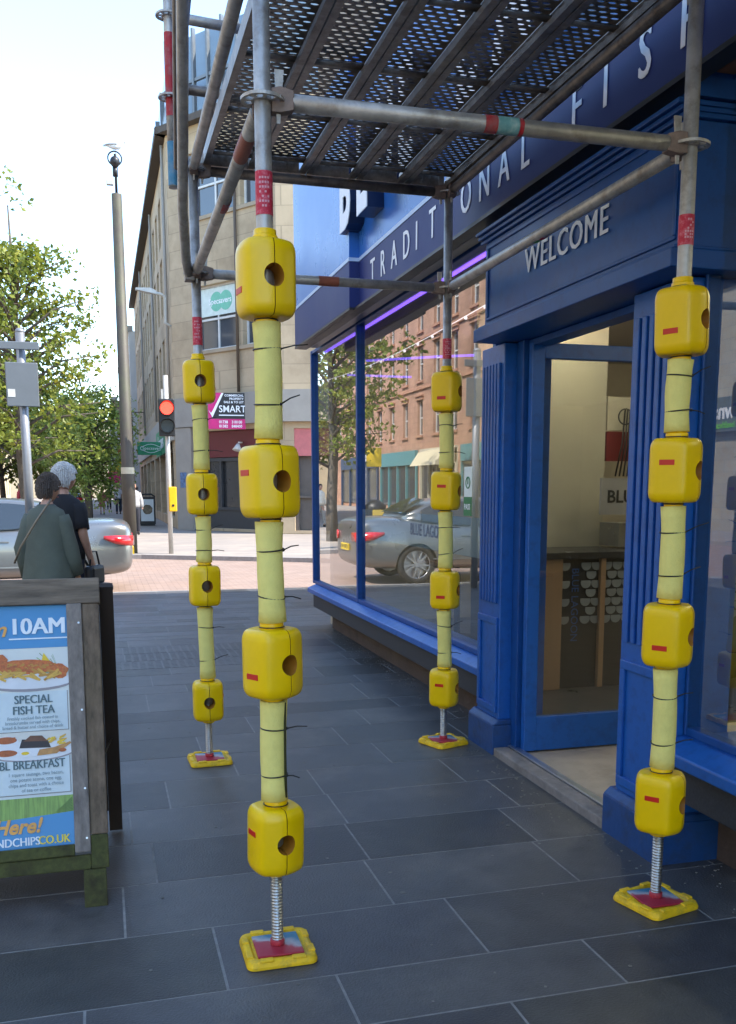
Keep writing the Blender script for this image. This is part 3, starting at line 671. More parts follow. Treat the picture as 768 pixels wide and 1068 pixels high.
# ------------------------------------------------------------------ OFFICE BUILDING ACROSS THE JUNCTION
tan = mat('tan_sandstone', (.50, .385, .255, 1), .92, 0, .14, .6, .3, 10, dirt='#7d6a50', dscale=.35, damt=.5)
tan2 = mat('tan_stone_trim', (.36, .285, .2, 1), .9, 0, .15, 1.2, .2, 10)
darkgl = mat('dark_window_glass', (.05, .06, .075, 1), .06, 0, .2, .4, spec=1.0)
palegl = mat('pale_window_blind', (.42, .46, .46, 1), .25, 0, .1, .8, spec=.8)
wframe = mat('white_window_frame', (.62, .62, .6, 1), .5)
bframe = mat('brown_window_frame', (.09, .065, .045, 1), .6)
concr = mat('grey_concrete_band', (.30, .28, .25, 1), .85, 0, .12, 1.5, .2, 12)
def winunit(parent, P0, d, n, r, depth, fm, gm, nv=1, nh=0, fw=.07, hsplit=None):
    d = Vector(d).normalized(); n = Vector(n).normalized(); P0 = Vector(P0); u0, u1, v0, v1 = r
    M = Matrix((d, Vector((0, 0, 1)), n)).transposed().to_4x4(); M.translation = P0 - n * (depth - .06)
    b = B(); b.box(u0, u0 + fw, v0, v1, -.06, .0, M); b.box(u1 - fw, u1, v0, v1, -.06, 0, M); b.box(u0 + fw, u1 - fw, v0, v0 + fw, -.06, 0, M); b.box(u0 + fw, u1 - fw, v1 - fw, v1, -.06, 0, M)
    for k in range(1, nv + 1): c = u0 + (u1 - u0) * k / (nv + 1); b.box(c - fw / 2, c + fw / 2, v0 + fw, v1 - fw, -.058, -.002, M)
    if hsplit: 
        v = v0 + (v1 - v0) * hsplit; b.box(u0 + fw, u1 - fw, v - fw / 2, v + fw / 2, -.056, .006, M)
    w_ = b.obj('window', fm, parent)
    b = B(); b.box(u0 + .01, u1 - .01, v0 + .01, v1 - .01, -.075, -.05, M); b.obj('pane', gm, w_)
    return w_
off = thing('office_block', 'tan stone corner office block with grey shop units at street level', 'building', (2.7, 37.05, 0))
cor = (2.7, 37.05, 0); HB = 13.9
# street facade
d1, n1 = (0, 1, 0), (-1, 0, 0)
rects = []; gl = []
for fl, (v0, v1) in enumerate(((5.3, 7.5), (8.4, 10.6), (11.1, 12.9))):
    for k in range(14): rects.append((1.6 + k * 2.35, 2.9 + k * 2.35, v0, v1))
gr = [(1.2 + k * 4.6, 5.0 + k * 4.6, .4, 3.0) for k in range(7)]
b = B(); facade(b, cor, d1, rects + gr, 34.5, HB, .3, n1)
dch = Vector((6.55 - 2.7, 31.2 - 37.05, 0)).normalized(); nch = Vector((dch.y, -dch.x, 0)); nch = nch if nch.y < 0 else -nch
LC = 5.6
recc = [(1.25, 3.6, 6.35, 8.55), (1.25, 3.6, 10.85, 13.0), (3.9, 5.3, 6.35, 8.55), (3.9, 5.3, 10.85, 13.0)]
door_r = (1.35, 5.4, 0.1, 3.55)
facade(b, cor, dch, recc + [door_r], LC, HB, .3, nch)
c2 = Vector(cor) + dch * LC
d3 = Vector((.93, -.37, 0)).normalized(); n3 = Vector((-.37, -.93, 0)).normalized()
rec3 = [(2.2, 4.4, 6.35, 8.55), (2.2, 4.4, 10.85, 13.0), (6.2, 8.6, 6.35, 8.55), (6.2, 8.6, 10.85, 13.0), (.5, 5.2, .1, 3.5), (5.8, 10, .1, 3.5)]
facade(b, c2, d3, rec3, 14, HB, .3, n3)
c3 = c2 + d3 * 14
b.quad((2.7, 37.05, HB), tuple(c2 + Vector((0, 0, HB))), tuple(c3 + Vector((0, 0, HB))), (c3.x, 71.5, HB)); b.quad((2.7, 37.05, HB), (c3.x, 71.5, HB), (2.7, 71.55, HB), (2.7, 60, HB))
b.quad((c3.x, c3.y, 0), (c3.x, 71.5, 0), (c3.x, 71.5, HB), (c3.x, c3.y, HB)); b.quad((2.7, 71.55, 0), (c3.x, 71.5, 0), (c3.x, 71.5, HB), (2.7, 71.55, HB))
b.obj('wall', tan, off)
for r in rects: winunit(off, cor, d1, n1, r, .3, bframe, darkgl, 0, fw=.09, hsplit=.4)
for i, r in enumerate(recc): winunit(off, cor, dch, nch, r, .25, wframe, darkgl if i != 0 else darkgl, 1 if r[1] - r[0] > 2 else 0, hsplit=.48)
for i, r in enumerate(rec3[:4]): winunit(off, c2, d3, n3, r, .25, wframe, darkgl, 1, hsplit=.48)
Mch = Matrix((dch, Vector((0, 0, 1)), nch)).transposed().to_4x4(); Mch.translation = Vector(cor)
M3 = Matrix((d3, Vector((0, 0, 1)), n3)).transposed().to_4x4(); M3.translation = c2
M1 = Matrix((Vector(d1), Vector((0, 0, 1)), Vector(n1))).transposed().to_4x4(); M1.translation = Vector(cor)
# pale upper lights with the oval sign
sgreen = mat('optician_green', (.01, .28, .13, 1), .5); ovl = mat('pale_green_oval', (.16, .5, .36, 1), .5)
b = B(); b.box(1.34, 3.5, 7.52, 8.46, -.188, -.18, Mch); pb = b.obj('window_sign', mat('window_sign_white', (.62, .72, .68, 1), .5), off)
for cx in (2.25, 2.75):
    b = B(); b.tube([Mch @ Vector((cx + .1, 7.98, -.178)), Mch @ Vector((cx + .1, 7.98, -.174 + .004 * (cx > 2.5)))], .33, 28); b.obj('sign_oval', ovl, pb)
text('Specsavers', .19, white, pb, Mch @ Matrix.Translation((1.95, 7.90, -.168)), ext=.002, bold=.01)
for za, zb in ((6.22, 6.34), (10.72, 10.84)):
    b = B(); b.box(1.2, 5.4, za, zb, .001, .07, Mch); b.obj('sill', tan2, off)
b = B(); b.box(-.02, LC + .05, 3.72, 4.75, .002, .22, Mch); b.obj('band', concr, off)
b = B(); b.box(.05, 14, 3.72, 4.75, .002, .22, M3); b.obj('band', concr, off)
b = B(); b.box(0, 34.4, 3.3, 4.5, .002, .10, M1); b.obj('band', mat('pale_fascia_band', (.40, .38, .34, 1), .8, 0, .1, 1), off)
b = B(); b.box(-.1, 34.4, HB - .02, HB + .22, -.1, .36, M1); b.obj('eaves', mat('dark_brown_eaves', (.06, .045, .035, 1), .7), off)
b = B(); b.box(-.2, LC + .1, HB - .02, HB + .2, -.1, .32, Mch); b.obj('eaves', MC['dark_brown_eaves'], off)
# roof storey: metal framed glazing bays
rm = mat('roof_grey_metal', (.13, .15, .17, 1), .45, .3)
b = B(); b.prism([(3.0, 37.6, HB + .3), (6.2, 33.2, HB + .3), (16, 29.5, HB + .3), (18, 71, HB + .3), (3.0, 71, HB + .3)], (0, 0, 2.9)); rs = b.obj('roof_storey', mat('roof_glazing', (.16, .22, .27, 1), .12, .2, .2, .5, spec=.9), off)
for k in range(11):
    y = 37.3 + k * 3.0; b = B()
    b.box(2.78, 2.96, y, y + .08, HB + .31, HB + 2.6); b.box(2.8, 2.84, y + .11, y + 2.3, HB + 1.2, HB + 1.26); b.box(2.81, 2.82, y + .11, y + 2.3, HB + .35, HB + 1.19)
    b.obj('balustrade_panel', rm, off)
for k in range(9):
    b = B(); u = -.2 + k * .75; b.box(u, u + .09, HB + .21, HB + 3.2, -.35, -.22, Mch); b.obj('roof_mullion', rm, off)
b = B(); b.box(-.3, 6.2, HB + 1.5, HB + 1.6, -.349, -.25, Mch); b.obj('roof_mullion', rm, off)
# ground floor: chamfer entrance
b = B(); b.box(.25, 1.15, 0, 3.70, .002, .18, Mch); b.obj('pier', concr, off)
b = B(); b.box(1.35, 5.4, .1, .75, -.26, -.18, Mch); b.box(1.35, 5.4, .75, .85, -.28, -.14, Mch); b.obj('stall_riser', mat('dark_grey_riser', (.04, .045, .05, 1), .6), off)
b = B()
for u in (1.4, 2.3, 3.3, 3.38, 4.3, 5.28): b.box(u, u + .09, .85, 2.6, -.27, -.17, Mch)
b.box(1.4, 5.36, 2.48, 2.6, -.265, -.165, Mch); b.obj('shopfront_frame', MC['dark_grey_riser'], off)
b = B(); b.box(1.36, 5.38, .1, 2.5, -.33, -.29, Mch); b.obj('shop_glass', mat('dim_glass', (.03, .032, .035, 1), .12, spec=.8), off)
b = B(); b.box(1.36, 5.38, 2.62, 3.53, -.26, -.15, Mch); mf = b.obj('maroon_fascia', mat('maroon_board', (.12, .014, .022, 1), .5), off)
b = B(); b.tube([Mch @ Vector((3.6, 3.1, -.14)), Mch @ Vector((3.6, 3.1, .05))], .03, 10); b.tube([Mch @ Vector((3.6, 3.05, .05)), Mch @ Vector((3.6, 2.82, .12))], [.05, .17], 14); b.obj('floodlight', wframe, off)
b = B(); b.box(.5, .85, 1.55, 2.1, .184, .2, Mch); b.obj('poster', mat('blue_notice', (.08, .16, .32, 1), .5, 0, .8, 9), off)
# next unit: pink fascia and shutters
b = B(); b.box(.1, 5.4, 2.6, 3.5, -.2, -.05, M3); b.obj('pink_fascia', mat('faded_pink_board', (.55, .16, .16, 1), .6), off)
b = B(); b.box(.5, 5.2, .1, 2.6, -.3, -.26, M3); b.box(.5, .62, .1, 2.6, -.25, -.1, M3); b.box(1.5, 1.6, .1, 2.6, -.25, -.12, M3); b.box(2.5, 2.6, .1, 2.6, -.25, -.12, M3); b.box(.5, 5, 1.2, 1.28, -.249, -.14, M3); b.obj('shutter', mat('shutter_brown', (.10, .085, .075, 1), .6, 0, .2, 3), off)
# street side shopfronts
for k, r in enumerate(gr):
    winunit(off, cor, d1, n1, r, .28, wframe if k % 2 else bframe, darkgl, 2, fw=.1, hsplit=.78)
b = B(); b.box(1.3, 9.6, 2.95, 4.0, .102, .16, M1); sf = b.obj('green_fascia', sgreen, off)
text('Specsavers', .6, white, sf, M1 @ Matrix.Translation((8.4, 3.2, .165)) @ Matrix.Diagonal((-1, 1, 1, 1)) @ Matrix.Diagonal((-1, 1, 1, 1)) @ Matrix.Rotation(0, 4, 'Z'), ext=.01) if False else text('Specsavers', .6, white, sf, basis((2.7 - .165, 37.05 + 8.0, 3.2), (0, -1, 0), (0, 0, 1)), ext=.01)
# projecting green sign, estate agent board, hanging banner
ps = thing('projecting_sign', 'small green projecting sign with a pale outline on the tan corner building', 'sign', (2.7, 43.2, 3))
b = B(); b.box(1.55, 2.68, 43.15, 43.25, 2.95, 3.5); sb = b.obj('sign_board', sgreen, ps, .01)
b = B()
pts = [(2.12 + math.copysign(abs(math.cos(a)) ** .8, math.cos(a)) * .44, 43.14, 3.225 + math.sin(a) * (.15 + .03 * math.cos(4 * a))) for a in [2 * math.pi * k / 32 for k in range(33)]]
b.tube(pts, .012, 5, cap=False); b.obj('sign_outline', white, sb)
text('Specsavers', .13, white, sb, basis((1.76, 43.14, 3.17), (1, 0, 0), (0, 0, 1)), ext=.003)
b = B(); b.tube([(2.68, 43.2, 3.2), (2.72, 43.2, 3.2)], .03); b.obj('bracket', blackp, ps)
es = thing('letting_board', 'black and magenta SMART letting board projecting above the dark corner entrance', 'sign', tuple(Mch @ Vector((1.3, 3.6, .3))))
P0 = Vector((3.58, 33.6, 3.52)); dx = Vector((1.22, -.15, 0)).normalized(); Me = basis(P0, dx, (0, 0, 1))
b = B(); b.box(0, 1.25, .34, 1.2, -.04, 0, Me); k_ = b.obj('board', mat('board_black', (.015, .015, .018, 1), .45), es)
mag = mat('board_magenta', (.62, .01, .17, 1), .45)
b = B(); b.box(0, 1.25, 0, .335, -.04, 0, Me); k2 = b.obj('board', mag, es)
b = B(); b.prism([(0, .34, .004), (.12, .34, .004), (.55, 1.2, .004), (0, 1.2, .004)], (0, 0, .004), ) if False else b.prism([Me @ Vector(p) for p in ((0, .34, .002), (.10, .34, .002), (.5, 1.2, .002), (0, 1.2, .002))], dx.cross(Vector((0, 0, 1))) * .003); b.obj('magenta_corner', mag, k_)
b = B(); b.prism([Me @ Vector(p) for p in ((.02, .62, .008), (.10, .52, .008), (.16, .62, .008), (.46, 1.19, .008), (.53, 1.19, .008), (.14, .38, .008))], dx.cross(Vector((0, 0, 1))) * .003); b.obj('tick_mark', white, k_)
text('SMART', .22, white, k_, Me @ Matrix.Translation((.36, .56, .006)), ext=.004, bold=.01, sx=.92)
for i, tx in enumerate(('COMMERCIAL', 'PROPERTY', 'SALE & TO LET')): text(tx, .07, white, k_, Me @ Matrix.Translation((1.2, 1.08 - i * .11, .006)), ext=.003, align='RIGHT', bold=.02)
b = B(); b.box(.36, 1.2, .44, .475, .004, .008, Me); b.obj('rule', white, k_)
for i, tx in enumerate(('01738', '01382')): text(tx, .09, white, k2, Me @ Matrix.Translation((.36, .19 - i * .14, .006)), ext=.003, bold=.02, sx=.9)
for i, tx in enumerate(('318100', '848400')): text(tx, .09, white, k2, Me @ Matrix.Translation((.78, .19 - i * .14, .006)), ext=.003, bold=.02, sx=.9)
b = B(); b.tube([P0 + dx * .3 + Vector((0, .08, .6)), Vector(Mch @ Vector((1.4, 4.1, .23)))], .03, 8); b.obj('bracket', blackp, es)
bn = thing('banner', 'tall red and white CONGRATS banner hanging from a wall bracket down the street', 'banner', (1.95, 60, 3.5))
b = B(); b.box(.62, 1.02, 59.98, 60.0, 2.9, 6.0); bw_ = b.obj('banner_cloth', mat('banner_white', (.7, .68, .64, 1), .8), bn)
b = B(); b.box(1.021, 1.85, 59.97, 60.0, 3.6, 5.9); br2 = b.obj('banner_cloth', mat('banner_red', (.52, .02, .03, 1), .7), bn)
text('CONGRATS', .38, white, br2, basis((1.62, 59.965, 3.95), (0, 0, 1), (-1, 0, 0)), ext=.004, bold=.02, sx=.8)
text('CITY CENTRE', .2, white, br2, basis((1.22, 59.965, 3.9), (0, 0, 1), (-1, 0, 0)), ext=.004, bold=.02)
b = B(); b.tube([(1.0, 60.03, 6.0), (2.7, 60.03, 6.0)], .03, 6); b.tube([(1.9, 60.03, .0), (1.9, 60.03, 6.0)], .05, 8); b.obj('bracket', bframe, bn)

def ashlar(m, w_, h_, dark=.72):
    t = m.node_tree; N = t.nodes; L = t.links; b = N['Principled BSDF']; tc = N.new('ShaderNodeTexCoord'); sp = N.new('ShaderNodeSeparateXYZ'); ad = N.new('ShaderNodeMath'); cb = N.new('ShaderNodeCombineXYZ'); bk = N.new('ShaderNodeTexBrick')
    L.new(tc.outputs['Object'], sp.inputs[0]); L.new(sp.outputs['X'], ad.inputs[0]); L.new(sp.outputs['Y'], ad.inputs[1]); L.new(ad.outputs[0], cb.inputs['X']); L.new(sp.outputs['Z'], cb.inputs['Y']); L.new(cb.outputs[0], bk.inputs['Vector'])
    bk.inputs['Scale'].default_value = 1; bk.inputs['Brick Width'].default_value = w_; bk.inputs['Row Height'].default_value = h_; bk.inputs['Mortar Size'].default_value = .014; bk.inputs['Mortar Smooth'].default_value = .3
    bk.inputs['Color1'].default_value = (1, 1, 1, 1); bk.inputs['Color2'].default_value = (.86, .85, .84, 1); bk.inputs['Mortar'].default_value = (dark, dark, dark, 1)
    mx = N.new('ShaderNodeMix'); mx.data_type = 'RGBA'; mx.blend_type = 'MULTIPLY'; mx.inputs[0].default_value = 1
    src = b.inputs['Base Color'].links[0].from_socket; L.new(src, mx.inputs[6]); L.new(bk.outputs[0], mx.inputs[7]); L.new(mx.outputs[2], b.inputs['Base Color'])
ashlar(tan, 1.5, .62, .7)
for u in (3.72, 5.42):
    b = B(); b.tube([Mch @ Vector((u, 4.8, .09)), Mch @ Vector((u, HB - .1, .09))], .05, 8); b.obj('drainpipe', bframe, off)
for u in (.8, 10.0, 22.0):
    b = B(); b.tube([M1 @ Vector((u, 4.6, .09)), M1 @ Vector((u, HB - .1, .09))], .055, 8); b.obj('drainpipe', concr, off)
# ------------------------------------------------------------------ OTHER BUILDINGS
def block(name, label, P0, d, U, V, n, wallm, fl, nw, ww, fm, gm, depth=.25, roof=None, sills=True, thick=9, nv=0, sp=None, cat='building', base=None, strings=True, hs=.5):
    th = thing(name, label, cat, (P0[0], P0[1], 0)); d = Vector(d).normalized(); n = Vector(n).normalized()
    M = Matrix((d, Vector((0, 0, 1)), n)).transposed().to_4x4(); M.translation = Vector(P0)
    sp = sp or U / nw
    rc = [(sp * (k + .5) - ww / 2, sp * (k + .5) + ww / 2, a, c) for a, c in fl for k in range(nw)]
    b = B(); facade(b, P0, d, rc, U, V, depth, n)
    Q = lambda u, v, w_: M @ Vector((u, v, w_))
    b.quad(Q(0, 0, 0), Q(0, V, 0), Q(0, V, -thick), Q(0, 0, -thick)); b.quad(Q(U, 0, 0), Q(U, V, 0), Q(U, V, -thick), Q(U, 0, -thick)); b.quad(Q(0, V, 0), Q(U, V, 0), Q(U, V, -thick), Q(0, V, -thick)); b.quad(Q(0, 0, -thick), Q(0, V, -thick), Q(U, V, -thick), Q(U, 0, -thick))
    b.obj('wall', wallm, th)
    for r in rc: winunit(th, P0, d, n, r, depth, fm, gm, nv, fw=.08, hsplit=hs)
    if sills:
        for r in rc:
            b = B(); b.box(r[0] - .12, r[1] + .12, r[2] - .16, r[2] - .003, .001, .12, M); b.obj('sill', sills if not sills is True else concr, th)
            b = B(); b.box(r[0] - .18, r[1] + .18, r[3] + .003, r[3] + .22, .001, .10, M); b.box(r[0] - .24, r[1] + .24, r[3] + .223, r[3] + .31, .001, .2, M); b.obj('hood', sills if not sills is True else concr, th)
    if strings:
        b = B(); b.box(-.05, U + .05, V - .02, V + .35, -.3, .35, M); b.obj('cornice', sills if not (sills is True or not sills) else concr, th)
        for a, c in fl[1:]:
            b = B(); b.box(0, U, a - .62, a - .45, .001, .12, M); b.obj('string_course', sills if not (sills is True or not sills) else concr, th)
    return th, M
red = mat('red_sandstone', (.50, .275, .185, 1), .92, 0, .22, .7, .3, 8, dirt='#5a3a2c', dscale=.5, damt=.5)
redt = mat('red_sandstone_trim', (.44, .22, .14, 1), .9, 0, .2, 1)
buff = mat('buff_ashlar', (.45, .40, .31, 1), .9, 0, .12, .8, .2, 10, dirt='#8d7f66', dscale=.4, damt=.5)
th, M = block('tenement', 'red sandstone tenement with white sash windows over teal shopfronts', (-17, 46.2, 0), (0, 1, 0), 44, 15.5, (1, 0, 0), red, ((5.2, 7.6), (8.9, 11.2), (12.2, 14.4)), 13, 1.15, wframe, darkgl, sills=redt)
ashlar(red, .8, .36, .62); ashlar(buff, 1.0, .42, .7)
tealf = mat('teal_fascia', (.08, .26, .28, 1), .5)
for u, wd, m_, tx in ((1, 9, tealf, 'merrion'), (11, 7, mat('cream_fascia', (.6, .55, .42, 1), .5), 'CAFE'), (19, 9, tealf, ''), (29, 12, mat('navy_fascia', (.03, .06, .12, 1), .5), '')):
    b = B(); b.box(u, u + wd, 3.2, 4.2, .001, .25, M); fo = b.obj('shop_fascia', m_, th)
    b = B(); b.box(u, u + wd, .3, 3.19, .001, .06, M); b.obj('shop_glass', darkgl, th)
    b = B(); 
    for q in range(5): b.box(u + wd * q / 4 - .08, u + wd * q / 4 + .08, 0, 3.19, .061, .2, M)
    b.obj('shopfront_frame', m_, th)
b = B(); b.prism([M @ Vector(p) for p in ((11, 3.1, .1), (11, 3.0, 1.6), (11, 3.9, 1.0), (11, 4.1, .1))], (0, 5, 0)); b.obj('awning', mat('cream_awning', (.62, .54, .36, 1), .8, 0, .2, 2, stretch=(1, 8, 1)), th)
th2, M2 = block('stone_block', 'buff stone block with tall windows above a grey healthcare shopfront', (-17, 14, 0), (0, 1, 0), 32, 13, (1, 0, 0), buff, ((5.4, 7.7), (9.1, 11.3)), 10, 1.2, wframe, darkgl, sills=buff)
b = B(); b.box(1, 31, 3.5, 4.7, .001, .25, M2); fo = b.obj('shop_fascia', mat('grey_green_fascia', (.15, .16, .14, 1), .5), th2)
text('Downs', .55, white, fo, basis((-16.74, 30.45, 3.95), (0, 1, 0), (0, 0, 1)), ext=.02, bold=.02, align='RIGHT')
text('healthcare', .22, mat('lime_lettering', (.2, .6, .06, 1), .5), fo, basis((-16.74, 30.5, 3.62), (0, 1, 0), (0, 0, 1)), ext=.02, bold=.01, align='RIGHT')
for u in (2, 10.5, 19, 26):
    b = B(); b.box(u, u + 3.6, .4, 3.3, .001, .04, M2); b.obj('shop_glass', darkgl, th2)
    b = B()
    for q in range(4): b.box(u + 1.2 * q - .05, u + 1.2 * q + .05, .3, 3.3, .041, .16, M2)
    b.box(u, u + 3.6, 3.3, 3.4, .001, .16, M2); b.obj('shopfront_frame', white, th2)
block('stone_terrace', 'long buff stone terrace on the opposite side, behind the camera', (-17, -40, 0), (0, 1, 0), 53.5, 12.5, (1, 0, 0), buff, ((.8, 3.2), (5.4, 7.6), (9.0, 11.2)), 16, 1.2, wframe, darkgl, sills=False)
block('white_block', 'pale rendered block beyond the tan corner building', (2.3, 72.2, 0), (0, 1, 0), 26, 12.5, (-1, 0, 0), mat('pale_render', (.52, .51, .48, 1), .9, 0, .08, 1), ((.6, 3), (5, 7), (8.2, 10.2)), 9, 1.5, bframe, darkgl, sills=False)
block('brick_block', 'brown brick block with flat roof far up the street', (1.6, 99, 0), (0, 1, 0), 40, 10, (-1, 0, 0), mat('brown_brick', (.28, .19, .13, 1), .9, 0, .2, 2), ((.6, 3), (5, 7)), 12, 1.6, wframe, darkgl, sills=False)
block('far_hall', 'cream gabled hall closing the far end of the street', (-40, 178, 0), (1, 0, 0), 60, 13, (0, -1, 0), mat('cream_stone', (.48, .40, .27, 1), .9, 0, .12, 1), ((1, 4), (6, 9)), 12, 2, bframe, darkgl, sills=False)
block('distant_terrace', 'sunlit cream terrace with coloured shop signs beyond the trees', (-14, 96, 0), (0, 1, 0), 70, 11, (1, 0, 0), mat('warm_cream_render', (.52, .42, .27, 1), .9, 0, .15, 1), ((.6, 3), (4.8, 6.6), (7.8, 9.6)), 18, 1.5, bframe, darkgl, sills=False)

# ------------------------------------------------------------------ TREES
bark = mat('grey_brown_bark', (.10, .08, .06, 1), .95, 0, .3, 12, .6, 30)
def leafmat(name, c1, c2, c3):
    m = bpy.data.materials.new(name); m.use_nodes = True; t = m.node_tree; N = t.nodes; L = t.links; b = N['Principled BSDF']; o = N['Material Output']
    a = N.new('ShaderNodeAttribute'); a.attribute_name = 'tint'; r = N.new('ShaderNodeValToRGB'); r.color_ramp.elements[0].color = c1; r.color_ramp.elements[1].color = c3; k = r.color_ramp.elements.new(.55); k.color = c2
    L.new(a.outputs['Fac'], r.inputs[0]); L.new(r.outputs[0], b.inputs['Base Color']); b.inputs['Roughness'].default_value = .5
    tr = N.new('ShaderNodeBsdfTranslucent'); L.new(r.outputs[0], tr.inputs[0]); mx = N.new('ShaderNodeMixShader'); mx.inputs[0].default_value = .42
    L.new(b.outputs[0], mx.inputs[1]); L.new(tr.outputs[0], mx.inputs[2]); L.new(mx.outputs[0], o.inputs[0]); return m
lf_a = leafmat('lime_leaves', (.09, .135, .02, 1), (.20, .24, .035, 1), (.42, .38, .05, 1))
lf_b = leafmat('birch_leaves', (.14, .21, .04, 1), (.27, .35, .08, 1), (.45, .46, .13, 1))
def tree(label, x, y, H_, spread, nleaf, lm, leaf=.13, trunk=.16, base=2.4, seed=1, droop=0, group='street trees'):
    rg = random.Random(seed); th = thing('street_tree', label, 'tree', (x, y, 0), group)
    b = B(); b.tube([(x, y, -.02), (x + .03, y, 1), (x + rg.uniform(-.1, .1), y, base), (x + rg.uniform(-.2, .2), y + .1, H_ * .55), (x + rg.uniform(-.15, .15), y, H_ * .93)], [trunk * 1.2, trunk, trunk * .85, trunk * .45, .02], 10)
    clumps = []
    nb = int(16 + H_ * 3)
    for i in range(nb):
        f = i / nb; z0 = base * .8 + (H_ - base) * f * .8; a = i * 2.4 + rg.uniform(-.4, .4)
        env = math.sin(math.pi * min(1, (.18 + .82 * f)) ** .8) ** .6 if not droop else math.sin(math.pi * (.15 + .8 * f)) ** .5
        L_ = spread * max(.22, env) * rg.uniform(.6, 1.12)
        up = (.25 + .6 * f) * L_ if not droop else .35 * L_
        p0 = Vector((x, y, z0)); p2 = p0 + Vector((math.cos(a) * L_, math.sin(a) * L_, up)); p1 = (p0 + p2) / 2 + Vector((0, 0, .12 * L_))
        b.tube([p0, p1, p2], [.05 * trunk / .16, .03, .008], 5)
        for q in range(3):
            s0 = p0.lerp(p2, .4 + .2 * q); e = s0 + Vector((rg.uniform(-1, 1), rg.uniform(-1, 1), rg.uniform(-.2, .9))) * L_ * .35
            b.tube([s0, e], [.014, .005], 4); clumps.append((e, rg.uniform(.25, .5) * spread * .42)); 
        for q in (.55, .78, 1.0): clumps.append((p0.lerp(p2, q) + Vector((0, 0, rg.uniform(-.1, .2))), rg.uniform(.22, .5) * spread * .40))
    clumps.append((Vector((x, y, H_)), .35)); clumps.append((Vector((x + .1, y, H_ - .5)), .5))
    b.obj('trunk', bark, th)
    vs_ = []; fs = []; tint = []
    for i in range(nleaf):
        c, r = clumps[rg.randrange(len(clumps))]
        u = Vector((rg.gauss(0, 1), rg.gauss(0, 1), rg.gauss(0, 1) * .75)).normalized() * r * rg.random() ** .45
        p = c + u
        if droop: p.z -= abs(rg.gauss(0, droop)) 
        n = Vector((rg.gauss(0, 1), rg.gauss(0, 1), rg.gauss(.7, 1))).normalized(); a = n.orthogonal().normalized(); a = (Matrix.Rotation(rg.random() * 6.28, 3, n) @ a); bb = n.cross(a)
        s_ = leaf * rg.uniform(.6, 1.25); k = len(vs_)
        vs_ += [p - a * s_ * .5, p + bb * s_ * .32 + n * s_ * .06, p + a * s_ * .55, p - bb * s_ * .32 + n * s_ * .06]
        fs.append((k, k + 1, k + 2, k + 3)); tn = min(1, max(0, rg.gauss(.45, .2) + .25 * noise.noise(p * .8)))
        tint += [tn] * 4
    me = bpy.data.meshes.new('crown'); me.from_pydata([v - Vector((x, y, 0)) for v in vs_], [], fs)
    at = me.attributes.new('tint', 'FLOAT', 'POINT'); at.data.foreach_set('value', tint); me.materials.append(lm)
    o = bpy.data.objects.new('crown', me); C.objects.link(o); o.parent = th
    return th
tree('tall airy street tree with yellow green leaves behind the grey traffic sign', -1.95, 27.5, 9.3, 2.35, 7500, lf_a, .15, seed=3, base=2.6)
tree('large bushy street tree at the left edge, far behind the silver car', -5.6, 54, 13.0, 5.6, 7500, lf_a, .32, seed=5, trunk=.25, base=3.2)
tree('low weeping tree just left of the tall brown pole', -.55, 41, 6.4, 2.3, 11000, lf_b, .15, seed=8, base=1.9, droop=.5)
tree('distant street tree far up the pedestrian street', -5.5, 60, 8.5, 4.5, 9000, lf_a, .3, seed=9)
tree('furthest street tree in the middle of the pedestrian street', -3.2, 85, 8.5, 4.5, 6000, lf_b, .4, seed=12)
# ------------------------------------------------------------------ POLES AND SIGNALS
pole = thing('camera_pole', 'tall brown tapered steel pole with a camera on top at the far kerb', 'pole', (.61, 23.6, 0))
polem = mat('brown_green_pole', (.07, .058, .046, 1), .6, .2, .3, 2, .1, 20, dirt='#5c6640', dscale=1.2, damt=.5, stretch=(1, 1, .5))
b = B(); b.tube([(.61, 23.6, -.02), (.61, 23.6, 2.0), (.61, 23.6, 2.05), (.61, 23.6, 8.05)], [.155, .15, .14, .112], 20); b.obj('shaft', polem, pole)
b = B(); b.tube([(.61, 23.6, 1.85), (.61, 23.6, 2.0)], .153, 20, cap=False); b.obj('pale_band', mat('pale_cream', (.5, .45, .33, 1), .8, 0, .2, 6), pole)  # paler cream ring around the top of the pole's lower section
b = B(); b.tube([(.61, 23.6, 8.05), (.61, 23.6, 8.9)], .03, 8); b.obj('mast', blackp, pole)
b = B(); b.ball((.6, 23.55, 8.72), .11, 14, (1, 1, 1.1)); b.tube([(.6, 23.58, 8.42), (.6, 23.58, 8.62)], .06, 10); b.obj('camera_dome', blackp, pole)
b = B(); b.torus((.6, 23.58, 8.8), (0, 1, 0), .15, .018, 20, 6); b.obj('camera_guard', blackp, pole)
b = B(); b.box(.40, .55, 23.5, 23.62, 8.22, 8.32); b.obj('sensor', mat('sensor_grey', (.45, .45, .43, 1), .5), pole, .01)
